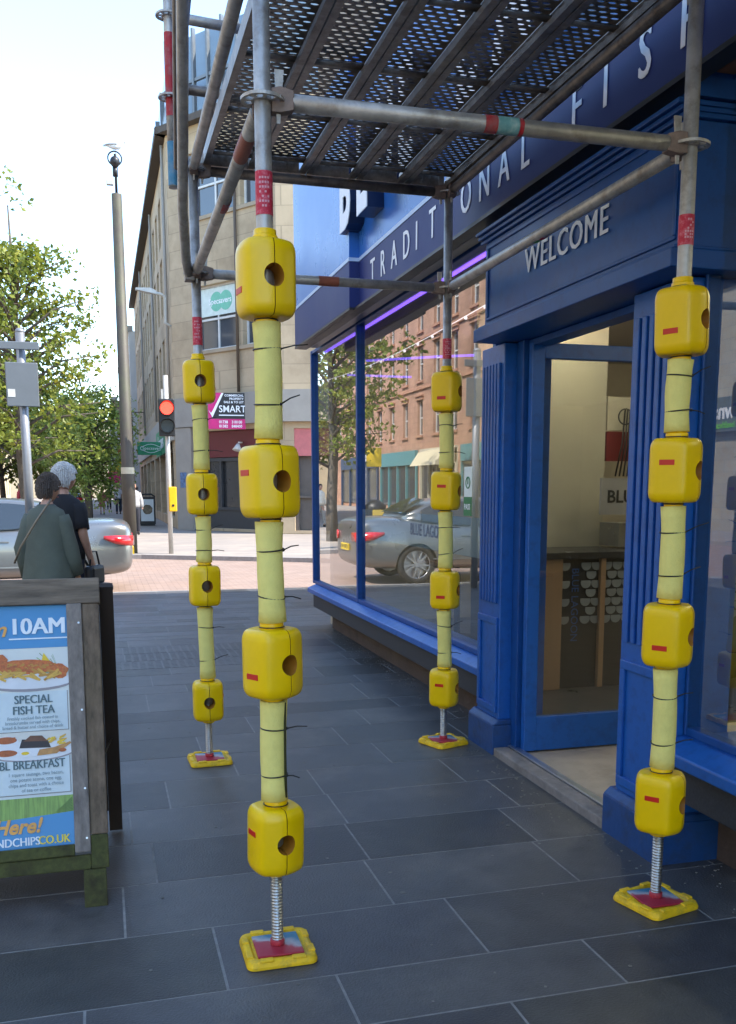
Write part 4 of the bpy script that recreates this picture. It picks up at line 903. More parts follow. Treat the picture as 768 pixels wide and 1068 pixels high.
# gull
gu = thing('gull', 'white and grey gull standing on top of the tall camera pole', 'gull', (.62, 23.6, 8.90))
b = B(); Pg = lambda x, z, y=0: (.62 + x, 23.6 + y, 8.92 + z)
b.tube([Pg(-.20, .14), Pg(-.13, .145), Pg(-.04, .14), (Pg(.06, .15)), Pg(.13, .19), Pg(.16, .24), Pg(.20, .255), Pg(.235, .25), Pg(.26, .245)], [.012, .045, .07, .075, .05, .035, .035, .022, .012], 14)
b.obj('body', mat('gull_white', (.72, .72, .70, 1), .8), gu)
b = B(); b.tube([Pg(-.27, .13, -.03), Pg(-.15, .16, -.05), Pg(.02, .18, -.055), Pg(.08, .17, -.03)], [.008, .03, .045, .01], 10, ry=[.004, .02, .03, .01]); b.obj('wing', mat('gull_grey', (.35, .37, .39, 1), .8), gu)
b = B(); b.tube([Pg(-.27, .13, .03), Pg(-.15, .16, .05), Pg(.02, .18, .055), Pg(.08, .17, .03)], [.008, .03, .045, .01], 10, ry=[.004, .02, .03, .01]); b.obj('wing', MC['gull_grey'], gu)
b = B(); b.tube([Pg(.255, .245), Pg(.31, .235)], [.012, .004], 8); b.obj('beak', mat('beak_yellow', (.7, .4, .02, 1), .5), gu)
for s_ in (-1, 1):
    b = B(); b.tube([Pg(.0, .09, s_ * .025), Pg(.0, -.015, s_ * .025)], .005, 6); b.obj('leg', mat('leg_pink', (.5, .25, .2, 1), .6), gu)
# traffic light
tl = thing('traffic_light', 'pale traffic light post with a red signal lit and a yellow push button box', 'traffic light', (1.52, 23.2, 0))
b = B(); b.tube([(1.52, 23.2, -.02), (1.52, 23.2, 4.08)], .055, 16); b.obj('post', mat('galvanised_post', (.5, .48, .44, 1), .5, .3, .15, 5), tl)
b = B(); b.box(1.33, 1.69, 22.98, 23.11, 2.70, 3.54); sh = b.obj('signal_head', blackp, tl, .02)
for z, m_ in ((3.33, mat('signal_red_lit', (1, .03, .02, 1), .3, emit=1.6)), (2.93, mat('signal_lens_dark', (.05, .07, .08, 1), .2))):
    b = B(); b.tube([(1.51, 22.97, z), (1.51, 22.955, z)], .145, 24); b.obj('lens', m_, sh)
    b = B(); n = 24
    for k in range(n):
        a0, a1 = 2 * math.pi * k / n, 2 * math.pi * (k + 1) / n; 
        f0 = .05 + .17 * (math.sin(a0) * .5 + .5); f1 = .05 + .17 * (math.sin(a1) * .5 + .5)
        b.prism([(1.51 + math.cos(a0) * .165, 22.975, z + math.sin(a0) * .165), (1.51 + math.cos(a1) * .165, 22.975, z + math.sin(a1) * .165), (1.51 + math.cos(a1) * .165, 22.975 - f1, z + math.sin(a1) * .165), (1.51 + math.cos(a0) * .165, 22.975 - f0, z + math.sin(a0) * .165)], (-math.cos(a0) * .01, 0, -math.sin(a0) * .01))
    b.obj('visor', blackp, sh)
b = B(); b.box(1.40, 1.44, 22.99, 23.03, 3.53, 3.75); b.obj('bracket', MC['galvanised_post'], tl)
b = B(); b.box(1.50, 1.68, 23.04, 23.18, .98, 1.55); pbx = b.obj('push_button_box', mat('signal_yellow', (.75, .42, .01, 1), .4), tl, .02)
b = B(); b.tube([(1.59, 23.03, 1.12), (1.59, 23.04, 1.12)], .03, 12); b.obj('button', blackp, pbx)
# street light on bracket
sl_ = thing('street_lamp', 'small grey street lamp on a bracket on the tan facade', 'street lamp', (2.7, 36.4, 8))
b = B(); b.tube([(2.65, 36.6, 7.3), (2.45, 36.5, 7.4), (2.45, 36.4, 8.25), (2.35, 36.3, 8.33), (2.1, 36.2, 8.36)], .05, 10); b.obj('arm', MC['sensor_grey'], sl_)
b = B(); b.prism([(1.45, 36.1, 8.42), (2.15, 36.1, 8.3), (2.15, 36.1, 8.42), (1.95, 36.1, 8.5), (1.45, 36.1, 8.48)], (0, .25, 0)); b.obj('lamp_head', MC['sensor_grey'], sl_)
# grey road sign seen from behind
sg2 = thing('road_sign', 'grey backs of two road signs on a grey post beside the silver car', 'road sign', (-.93, 13.7, 0))
gpm = mat('grey_sign_back', (.17, .185, .20, 1), .5, .4, .1, 4); gpo = mat('grey_post', (.26, .265, .28, 1), .45, .5, .1, 5)
b = B(); b.tube([(-.93, 13.7, -.02), (-.93, 13.7, 3.52)], .057, 16); b.ball((-.93, 13.7, 3.52), .062, 12, (1, 1, .7)); b.obj('post', gpo, sg2)
b = B(); b.box(-1.13, -.73, 13.60, 13.625, 2.56, 3.12); pq = b.obj('sign_plate', gpm, sg2, .01)
b = B(); b.box(-1.12, -.74, 13.626, 13.65, 2.66, 2.70); b.obj('rail', gpo, pq)
b = B(); b.box(-1.12, -.74, 13.626, 13.65, 2.98, 3.02); b.obj('rail', gpo, pq)
b = B(); b.box(-1.11, -1.02, 13.596, 13.60, 2.68, 2.78); b.obj('label', wframe, pq)
b = B(); b.box(-1.20, -.70, 13.60, 13.63, 3.28, 3.38); b.obj('sign_plate', gpm, sg2, .008)

# ------------------------------------------------------------------ CARS
def car(label, paint, name='parked_car', detail=True, plate='KP08 VWX'):
    L_, W = 4.85, 1.82
    th = thing(name, label, 'car', (0, 0, 0))
    # x forward, rear at x=0
    st = [  # x, sill z, max half width, shoulder z, top z, top halfwidth
        (0.0, .46, .62, .80, .90, .60), (.03, .36, .76, .86, 1.02, .68), (.12, .27, .85, .88, 1.10, .74), (.45, .24, .895, .90, 1.125, .76), (1.0, .23, .91, .90, 1.10, .76), (1.4, .22, .91, .90, 1.02, .78),
        (2.2, .21, .91, .88, .97, .80), (3.0, .21, .91, .87, .96, .80), (3.5, .21, .91, .85, .98, .76), (4.1, .22, .89, .78, .90, .70), (4.55, .24, .83, .66, .78, .62), (4.78, .27, .72, .58, .66, .52), (4.85, .32, .62, .52, .58, .46)]
    rg = []
    for x, zs, hw, zsh, zt, tw in st:
        half = [(hw * .88, zs), (hw * .985, zs + .09), (hw * 1.0, (zs + zsh) / 2 - .02), (hw * 1.005, zsh - .16), (hw * .965, zsh), (tw + (hw - tw) * .55, zsh + (zt - zsh) * .62), (tw, zt - .015), (tw * .6, zt + .012), (0, zt + .022)]
        r = [(x, y, z) for y, z in half] + [(x, -y, z) for y, z in reversed(half[:-1])]
        rg.append(r)
    b = B(); b.rings(rg); body = b
    bmesh.ops.recalc_face_normals(body.bm, faces=body.bm.faces)
    me = bpy.data.meshes.new('car_body'); body.bm.to_mesh(me); body.bm.free(); me.materials.append(paint); me.materials.append(blackp)
    ob = bpy.data.objects.new('tmpb', me); C.objects.link(ob); sb_ = ob.modifiers.new('s', 'SUBSURF'); sb_.levels = 2; cut = []
    for x in (1.02, 3.88):
        for s_ in (-1, 1):
            c1 = B(); c1.tube([(x, s_ * .66, .33), (x, s_ * 1.2, .33)], .365, 36); bmesh.ops.recalc_face_normals(c1.bm, faces=c1.bm.faces); m2 = bpy.data.meshes.new('c'); c1.bm.to_mesh(m2); c1.bm.free(); m2.materials.append(blackp)
            co = bpy.data.objects.new('c', m2); C.objects.link(co); cut.append(co); md = ob.modifiers.new('b', 'BOOLEAN'); md.operation = 'DIFFERENCE'; md.solver = 'EXACT'; md.object = co; md.material_mode = 'TRANSFER'
    dg = bpy.context.evaluated_depsgraph_get(); res = bpy.data.meshes.new_from_object(ob.evaluated_get(dg)); res.name = 'body'
    for o in [ob] + cut: bpy.data.objects.remove(o)
    for p in res.polygons: p.use_smooth = True
    res.set_sharp_from_angle(angle=R(42))
    bo = bpy.data.objects.new('body', res); C.objects.link(bo); bo.parent = th
    # greenhouse
    gs = [(.72, .76, 1.10, 1.12), (1.30, .70, 1.02, 1.40), (1.75, .64, .97, 1.455), (2.35, .62, .96, 1.465), (2.85, .62, .96, 1.42), (3.62, .74, .96, .985)]
    rg = []
    for x, tw, zb, zt in gs:
        bw = .80; half = [(bw, zb - .05), (bw - .01, zb + .02 if zt > zb + .1 else zb), (bw + (tw - bw) * .8, zb + (zt - zb) * .78), (tw - .02, zt - .02), (tw * .75, zt), (0, zt + .012)]
        rg.append([(x, y, z) for y, z in half] + [(x, -y, z) for y, z in reversed(half[:-1])])
    b = B(); b.rings(rg); gh = b.obj('cabin', paint, th)
    md = gh.modifiers.new('s', 'SUBSURF'); md.levels = 2; md.render_levels = 2
    gm = mat('car_glass', (.02, .024, .026, 1), .03, 0, .1, 1, spec=1.0)
    def sidez(x, f):  # point on side
        for (x0, t0, b0, z0), (x1, t1, b1, z1) in zip(gs, gs[1:]):
            if x0 <= x <= x1:
                k = (x - x0) / (x1 - x0); tw = t0 + (t1 - t0) * k; zb = b0 + (b1 - b0) * k; zt = z0 + (z1 - z0) * k
                z = zb + .03 + (zt - zb - .10) * f; g = (z - zb) / max(.05, (zt - zb)); return (x, .80 + (tw - .80) * min(1, g) ** 1.1 * .86 , z)
    for s_ in (-1, 1):
        for xs_ in ([1.12, 1.3, 1.55, 1.8, 2.05], [2.13, 2.4, 2.7, 3.0, 3.25]):
            b = B(); lo = [Vector(sidez(x, 0)) for x in xs_]; hi = [Vector(sidez(x, 1)) for x in xs_]
            o_ = .012
            b.rings([[Vector((p.x, s_ * (p.y + o_), p.z)) for p in lo], [Vector((p.x, s_ * (p.y + o_), p.z)) for p in hi]], cap=False, closed=False)
            b.obj('side_window', gm, th)
        b = B(); b.tube([(3.2, s_ * .84, .98), (3.2, s_ * .95, 1.0)], .03, 8); b.ball((3.2, s_ * .99, 1.02), .09, 12, (.7, 1, .75)); b.obj('mirror', paint, th)
        for x in (1.9, 2.95):
            b = B(); b.box(x - .09, x + .09, s_ * .905 - .012, s_ * .905 + .012, .80, .825); b.obj('handle', paint, th, .006)
        b = B(); b.box(1.3, 3.6, s_ * .907 - .004, s_ * .907 + .004, .42, .44); b.obj('trim_strip', mat('chrome_trim', (.3, .3, .3, 1), .3, .8), th)
        # rear light wraps the corner
        b = B(); pr = [(-.012, .50), (.012, .68), (.10, .815), (.26, .882), (.44, .915)]
        lo = [Vector((x, s_ * y, z)) for (x, y), z in zip(pr, (.73, .72, .73, .76, .84))]; hi = [Vector((x, s_ * (y - .012), z)) for (x, y), z in zip(pr, (.87, .88, .885, .89, .885))]
        b.rings([lo, hi], cap=False, closed=False); o = b.obj('tail_light', mat('tail_light_red', (.55, .01, .012, 1), .15, coat=1), th)
        md = o.modifiers.new('s', 'SOLIDIFY'); md.thickness = .03; md.offset = 0
        for x in (1.02, 3.88):
            y0 = s_ * .70; y1 = s_ * .895
            wh = B(); prof = [(.24, .0), (.30, .0), (.328, .02), (.332, .06), (.332, .14), (.328, .175), (.30, .195), (.24, .195)]
            n = 40; ringsv = []
            for k in range(n):
                a = 2 * math.pi * k / n; ringsv.append([(x + math.cos(a) * r, y0 + (y1 - y0) * t_ / .195, .335 + math.sin(a) * r) for r, t_ in prof])
            ringsv.append(ringsv[0]); wh.rings([list(r) for r in ringsv], cap=False); tyre = wh.obj('tyre', mat('tyre_rubber', (.02, .02, .02, 1), .85), None)
            wheel = bpy.data.objects.new('wheel', None); C.objects.link(wheel); wheel.parent = th
            tyre.parent = wheel
            rm_ = B(); yf = y1 - s_ * .02
            rm_.tube([(x, yf - s_ * .12, .335), (x, yf - s_ * .11, .335)], .235, 30)
            for k in range(10):
                a = 2 * math.pi * k / 10 + (.09 if k % 2 else -.09); ca, sa = math.cos(a), math.sin(a); M_ = Matrix.Translation((x, yf, .335)) @ Matrix.Rotation(-a, 4, 'Y')
                rm_.box(.03, .232, min(-s_ * .04, 0), max(-s_ * .04, 0), -.014, .014, M_)
            rm_.tube([(x, yf - s_ * .05, .335), (x, yf + s_ * .005, .335)], .05, 16)
            rm_.torus((x, yf - s_ * .01, .335), (0, 1, 0), .234, .012, 36, 6)
            r_ = rm_.obj('rim', mat('alloy_rim', (.55, .55, .56, 1), .3, .9), wheel)
    # rear and front glass
    for (xa, wa, za), (xb, wb, zb), nm in (((.84, .66, 1.168), (1.27, .60, 1.40), 'rear_window'), ((3.50, .66, 1.06), (2.93, .57, 1.41), 'windscreen')):
        b = B(); b.rings([[(xa, -wa, za), (xa, 0, za + .025), (xa, wa, za)], [(xb, -wb, zb), (xb, 0, zb + .03), (xb, wb, zb)]], cap=False, closed=False)
        sgn = -1 if nm == 'rear_window' else 1; 
        for v in b.bm.verts: v.co.x += sgn * .02; v.co.z += .022
        b.obj(nm, gm, th)
    b = B(); b.box(-.025, -.0, -.26, .26, .56, .67); pl_ = b.obj('number_plate', mat('plate_yellow', (.7, .5, .05, 1), .5), th)
    text(plate, .075, blackp, pl_, basis((-.026, .23, .58), (0, -1, 0), (0, 0, 1)), ext=.001, bold=.01)
    b = B(); b.box(4.80, 4.87, -.35, .35, .42, .54); b.obj('grille', blackp, th, .01)
    for s_ in (-1, 1):
        b = B(); b.ball((4.62, s_ * .66, .62), .12, 12, (1, 1, .6)); b.obj('headlight', MC['chrome_trim'], th)
    return th
silver = mat('silver_car_paint', (.22, .22, .215, 1), .3, .7, .02, 2, coat=.5)
c1 = car('silver saloon car crossing the junction behind the two pedestrians', silver)
c1.location = (.44, 16.3, -.10); c1.rotation_euler = (0, 0, math.pi)
c2_ = car('dark hatch backed car parked far up the street beside the distant shoppers', mat('black_car_paint', (.02, .022, .026, 1), .25, .3, coat=.6), plate='SN12 AKT')
c2_.location = (-1.9, 58, -.01); c2_.rotation_euler = (0, 0, R(90)); c2_.scale = (.95, .95, 1.15)

# ------------------------------------------------------------------ A-BOARD WITH MENU POSTER
wd = mat('weathered_wood', (.165, .115, .082, 1), .85, 0, .55, 42, .5, 30, stretch=(1, 1, .12), dirt='#4a4a28', dscale=2.2, damt=.35)
wdh = mat('weathered_wood_rail', (.185, .145, .11, 1), .85, 0, .55, 42, .5, 30, stretch=(.12, 1, 1), dirt='#3c3428', dscale=2.2, damt=.4)
wdg = mat('mossy_wood', (.07, .075, .022, 1), .9, 0, .4, 42, .5, 30, dirt='#2e2418', dscale=6, damt=.8)
wdi = mat('grey_wood_bead', (.21, .18, .16, 1), .8, 0, .4, 42, .4, 30, stretch=(1, 1, .15))
ab = thing('sandwich_board', 'weathered wooden A-board holding a blue fish and chips menu poster', 'A-board', (-.45, 3.85, 0))
MA = basis((-.03, 3.45, 0), (1, 0, 0), (0, .38, 1.16))   # u right, w up slope, n out to viewer
Wd = .80
def abox(name, m, u0, u1, w0, w1, n0, n1, parent=ab, bev=.004):
    b = B(); b.box(u0, u1, w0, w1, n0, n1, MA); return b.obj(name, m, parent, bevel=bev)
ff = abox('frame', wd, -.062, 0, .26, 1.125, -.045, 0)
abox('frame', wdg, -.063, -.001, .137, .259, -.045, 0)
abox('frame', wd, -Wd, -Wd + .062, .137, 1.125, -.045, 0)
abox('frame', wdh, -Wd - .005, .006, 1.126, 1.225, -.045, .004)
abox('frame', wdg, -Wd + .062, -.0635, .137, .19, -.045, -.002)
abox('leg', wdg, -.092, -.012, .0, .1365, -.046, -.004); abox('leg', wdg, -Wd + .012, -Wd + .092, .0, .1365, -.046, -.004)
abox('inner_bead', wdi, -.118, -.0625, .20, 1.1255, -.025, .010); abox('inner_bead', wdi, -Wd + .0625, -Wd + .118, .20, 1.1255, -.025, .010)
abox('inner_bead', wdg, -Wd + .119, -.1185, .1905, .232, -.025, .006)
for w_ in (.25, .43, .72, 1.05): 
    b = B(); b.tube([MA @ Vector((-.075, w_, .009)), MA @ Vector((-.075, w_, .012))], .004, 10); b.obj('screw', jackm, ab)
# back leg frame
MB_ = basis((.026, 4.28, 0), (-1, 0, 0), (0, -.37, 1.16))
bk_ = mat('dark_back_wood', (.035, .022, .016, 1), .9, 0, .3, 5)
b = B(); b.box(-.0, .055, .02, 1.19, -.04, 0, MB_); b.obj('back_leg', bk_, ab)
b = B(); b.box(Wd, Wd + .055, .02, 1.19, -.04, 0, MB_); b.obj('back_leg', bk_, ab)
b = B(); b.box(.056, Wd - .001, .12, 1.15, -.03, -.01, MB_); b.obj('back_panel', bk_, ab)
b = B(); b.tube([MA @ Vector((-.03, .5, -.05)), MB_ @ Vector((.03, .5, -.045))], .004, 6); b.obj('stay_cord', blackp, ab)
# poster
pw = mat('poster_white', (.62, .66, .66, 1), .5, 0, .02); pblue = mat('poster_blue', (.05, .26, .52, 1), .45, 0, .04, 3)
po = abox('poster', pw, -Wd + .10, -.1, .21, 1.14, -.024, -.018, ab, 0)
def flat(name, m, poly, k, parent=po, th_=.0007):
    b = B(); b.prism([MA @ Vector((u, w_, -.018 + .0008 * k)) for u, w_ in poly], (MA.to_3x3() @ Vector((0, 0, 1))) * th_); return b.obj(name, m, parent)
def ell(cx, cy, rx, ry, n=22, a0=0, a1=2 * math.pi, j=0, rg=random.Random(3)): return [(cx + math.cos(a0 + (a1 - a0) * i / n) * rx * (1 + rg.uniform(-j, j)), cy + math.sin(a0 + (a1 - a0) * i / n) * ry * (1 + rg.uniform(-j, j))) for i in range(n)]
def rc(u0, u1, w0, w1): return [(u0, w0), (u1, w0), (u1, w1), (u0, w1)]
UL, UR = -Wd + .118, -.118
flat('poster_header', pblue, rc(UL, UR, .965, 1.13), 1)
flat('poster_footer', pblue, [(UL, .232), (UR, .232), (UR, .352), (-.2, .346), (-.35, .336), (UL, .32)], 1)
gfr = mat('print_palm_green', (.22, .36, .08, 1), .5, 0, .4, 20, stretch=(6, 1, .3)); flat('print_palm', gfr, [(UL, .30), (-.35, .33), (-.2, .34), (UR, .345), (UR, .412), (UL, .412)], 0)
pan = mat('print_pale_panel', (.68, .70, .66, 1), .5, 0, .04, 12); flat('print_background', pan, rc(UL, UR, .66, .964), .5)
pg2 = mat('print_frond', (.12, .22, .05, 1), .5)
for i in range(16):
    a = .35 + i * .085; flat('print_frond', pg2 if i % 2 else gfr, [(-.122 - .002 * i, .84 + .002 * i), (-.122 - math.cos(a * .6) * .085 - .05 * (i % 3 == 0), .86 + i * .0055), (-.122 - math.cos(a * .6) * .085 - .05 * (i % 3 == 0), .8635 + i * .0055)], 1.6)
for i in range(9): flat('print_frond', pg2, [(-.122, .352 + i * .006), (-.19 + i * .003, .35 + i * .002), (-.122, .357 + i * .006)], 2.4)
orange = mat('print_batter', (.50, .11, .02, 1), .5, 0, .35, 90, dirt='#d98a3a', dscale=60, damt=.7); chip = mat('print_chips', (.66, .38, .06, 1), .5, 0, .2, 60); chd = mat('print_chips_shade', (.50, .24, .03, 1), .5)
plate = mat('print_plate', (.70, .70, .72, 1), .4); plsh = mat('print_plate_rim', (.30, .26, .27, 1), .4); lemon = mat('print_lemon', (.78, .52, .02, 1), .5); brn = mat('print_brown', (.16, .06, .025, 1), .5, 0, .3, 60); black_p = mat('print_black', (.03, .02, .02, 1), .5); beans = mat('print_beans', (.42, .10, .02, 1), .5, 0, .3, 80)
flat('print_plate_edge', plsh, ell(-.255, .833, .15, .032), 2); flat('print_plate', plate, ell(-.255, .841, .155, .03), 3)
flat('print_lemon', lemon, [(-.215, .905), (-.165, .885), (-.205, .945)], 3.5)
flat('print_fish', orange, ell(-.275, .893, .125, .028, 30, j=.12), 4); flat('print_fish', orange, ell(-.36, .915, .03, .032, 16, j=.15), 4.6); flat('print_fish', orange, ell(-.155, .873, .036, .026, 16, j=.15), 4.8)
rgp = random.Random(5)
for i in range(30):
    cx = -.36 + rgp.random() * .2; cy = .853 + rgp.random() * .026 * (1 - abs(cx + .26) * 3); a = rgp.uniform(-.7, .7); l = .022; t_ = .0042; dx_, dy_ = math.cos(a), math.sin(a)
    flat('print_chip', chip if i % 3 else chd, [(cx - dx_ * l - dy_ * t_, cy - dy_ * l + dx_ * t_), (cx + dx_ * l - dy_ * t_, cy + dy_ * l + dx_ * t_), (cx + dx_ * l + dy_ * t_, cy + dy_ * l - dx_ * t_), (cx - dx_ * l + dy_ * t_, cy - dy_ * l - dx_ * t_)], 5.2 + i * .12, th_=.0003)
card = mat('print_card', (.60, .68, .70, 1), .5); cardl = mat('print_card_edge', (.25, .24, .22, 1), .5)
for w0, w1 in ((.655, .80), (.425, .557)):
    flat('print_card_edge', cardl, rc(UL, UR - .006, w0 - .003, w1), 1.2); flat('print_card', card, rc(UL, UR - .009, w0, w1), 2)
flat('print_background', mat('print_pale_cloth', (.66, .64, .58, 1), .5), rc(UL, UR, .557, .652), 1)
flat('print_plate_edge', plsh, ell(-.255, .575, .15, .033), 2.6); flat('print_plate', plate, ell(-.255, .583, .152, .036), 3.2)
flat('print_bowl', plate, ell(-.345, .615, .045, .024), 3.6); flat('print_beans', beans, ell(-.345, .625, .038, .013), 4)
flat('print_pudding', black_p, [(-.30, .594), (-.19, .590), (-.20, .618), (-.29, .626)], 4.2); flat('print_sausage', brn, [(-.285, .618), (-.20, .614), (-.22, .636), (-.26, .638)], 4.6)
flat('print_tomato', beans, ell(-.345, .578, .038, .012), 4.7); flat('print_egg', plate, ell(-.265, .572, .045, .012), 5); flat('print_yolk', lemon, ell(-.28, .574, .014, .006), 5.4)
flat('print_toast', mat('print_toast', (.5, .24, .07, 1), .5, 0, .3, 50), [(-.24, .563), (-.17, .567), (-.118, .602), (-.122, .608), (-.18, .590), (-.23, .585)], 5.6); flat('print_tomato', beans, ell(-.15, .578, .014, .007), 6)
for i in range(14):
    a = rgp.uniform(.2, 1.4); cx = -.205 + rgp.random() * .06; cy = .600 + rgp.random() * .03; flat('print_chip', chip if i % 2 else lemon, [(cx - .014, cy - .003), (cx + .012 * math.cos(a), cy + .014 * math.sin(a) - .003), (cx + .013 * math.cos(a), cy + .014 * math.sin(a) + .003), (cx - .013, cy + .003)], 4.3 + i * .02, th_=.0003)
for i in range(60):
    cx = -.275 + rgp.uniform(-.11, .11); cy = .893 + rgp.uniform(-.02, .02) * (1 - abs(cx + .275) * 5); r = rgp.uniform(.003, .008); flat('print_crumb', chd if i % 3 else beans, [(cx + math.cos(k * 1.2) * r, cy + math.sin(k * 1.2) * r * .6) for k in range(5)], 5.0 + i * .003, th_=.0002)
for i in range(25):
    cx = -.345 + rgp.uniform(-.03, .03); cy = .625 + rgp.uniform(-.008, .008); flat('print_bean', chd if i % 2 else beans, ell(cx, cy, .005, .003, 7), 4.3 + i * .01, th_=.0002)
def ptext(s_, h, m, u, w_, al='CENTER', k=7, **kw):
    return text(s_, h, m, po, MA @ Matrix.Translation((u, w_, -.018 + .0008 * k)), ext=.0003, align=al, **kw)
pwh = mat('print_white_ink', (.75, .8, .84, 1), .5); pgr = mat('print_grey_ink', (.085, .14, .155, 1), .5); pgl = mat('print_soft_ink', (.24, .31, .34, 1), .5); por = mat('print_orange_ink', (.75, .36, .08, 1), .5)
ptext('10AM', .060, pwh, -.122, 1.018, 'RIGHT', dbl=.035, sx=.95); flat('print_underline', pwh, rc(-.325, -.118, .998, 1.003), 3)
ptext('Open from', .055, por, -.335, 1.012, 'RIGHT', shear=.3, bold=.02); 
ptext('SPECIAL', .030, pgr, -.246, .758, dbl=.03, sx=.86); ptext('FISH TEA', .030, pgr, -.246, .718, dbl=.03, sx=.86)
for i, tx in enumerate(('Freshly cooked fish coated in', 'breadcrumbs served with chips,', 'bread & butter and choice of drink')): ptext(tx, .0115, pgl, -.25, .698 - i * .0165, bold=.008, sx=.9)
ptext('BL BREAKFAST', .031, pgr, -.142, .517, 'RIGHT', dbl=.03, sx=.78)
for i, tx in enumerate(('1 square sausage, two bacon,', 'one potato scone, one egg,', 'chips and toast with a choice', 'of tea or coffee')): ptext(tx, .0125, pgl, -.245, .492 - i * .0195, bold=.008, sx=.9)
ptext('See you Here!', .050, por, -.235, .287, 'RIGHT', bold=.03, shear=.3, sx=.95); ptext('.CO.UK', .029, mat('print_yellow_ink', (.75, .6, .05, 1), .5), -.133, .242, 'RIGHT', dbl=.03, sx=.85); ptext('FISHANDCHIPS', .029, pwh, -.238, .242, 'RIGHT', dbl=.03, sx=.85)
# A-board ad further up the street
ad = thing('pavement_sign', 'black framed pavement sign with a white picture poster outside the tan building', 'A-board', (1.8, 41.3, 0))
b = B(); b.box(1.46, 2.12, 41.25, 41.32, .05, 1.18); b.tube([(1.46, 41.285, 1.18), (1.6, 41.285, 1.28), (1.98, 41.285, 1.28), (2.12, 41.285, 1.18)], .035, 8); b.obj('frame', blackp, ad, .01)
b = B(); b.box(1.53, 2.05, 41.243, 41.25, .18, 1.08); pa = b.obj('poster', pw, ad)
b = B(); b.prism([(p[0], 41.238, p[1]) for p in ell(1.8, .66, .2, .2, 24, j=.06)], (0, .004, 0)); b.obj('picture', mat('picture_brown', (.14, .11, .07, 1), .6, 0, .9, 9), pa)
b = B(); b.box(1.5, 2.08, 41.2, 41.6, .0, .05); b.obj('base', blackp, ad)

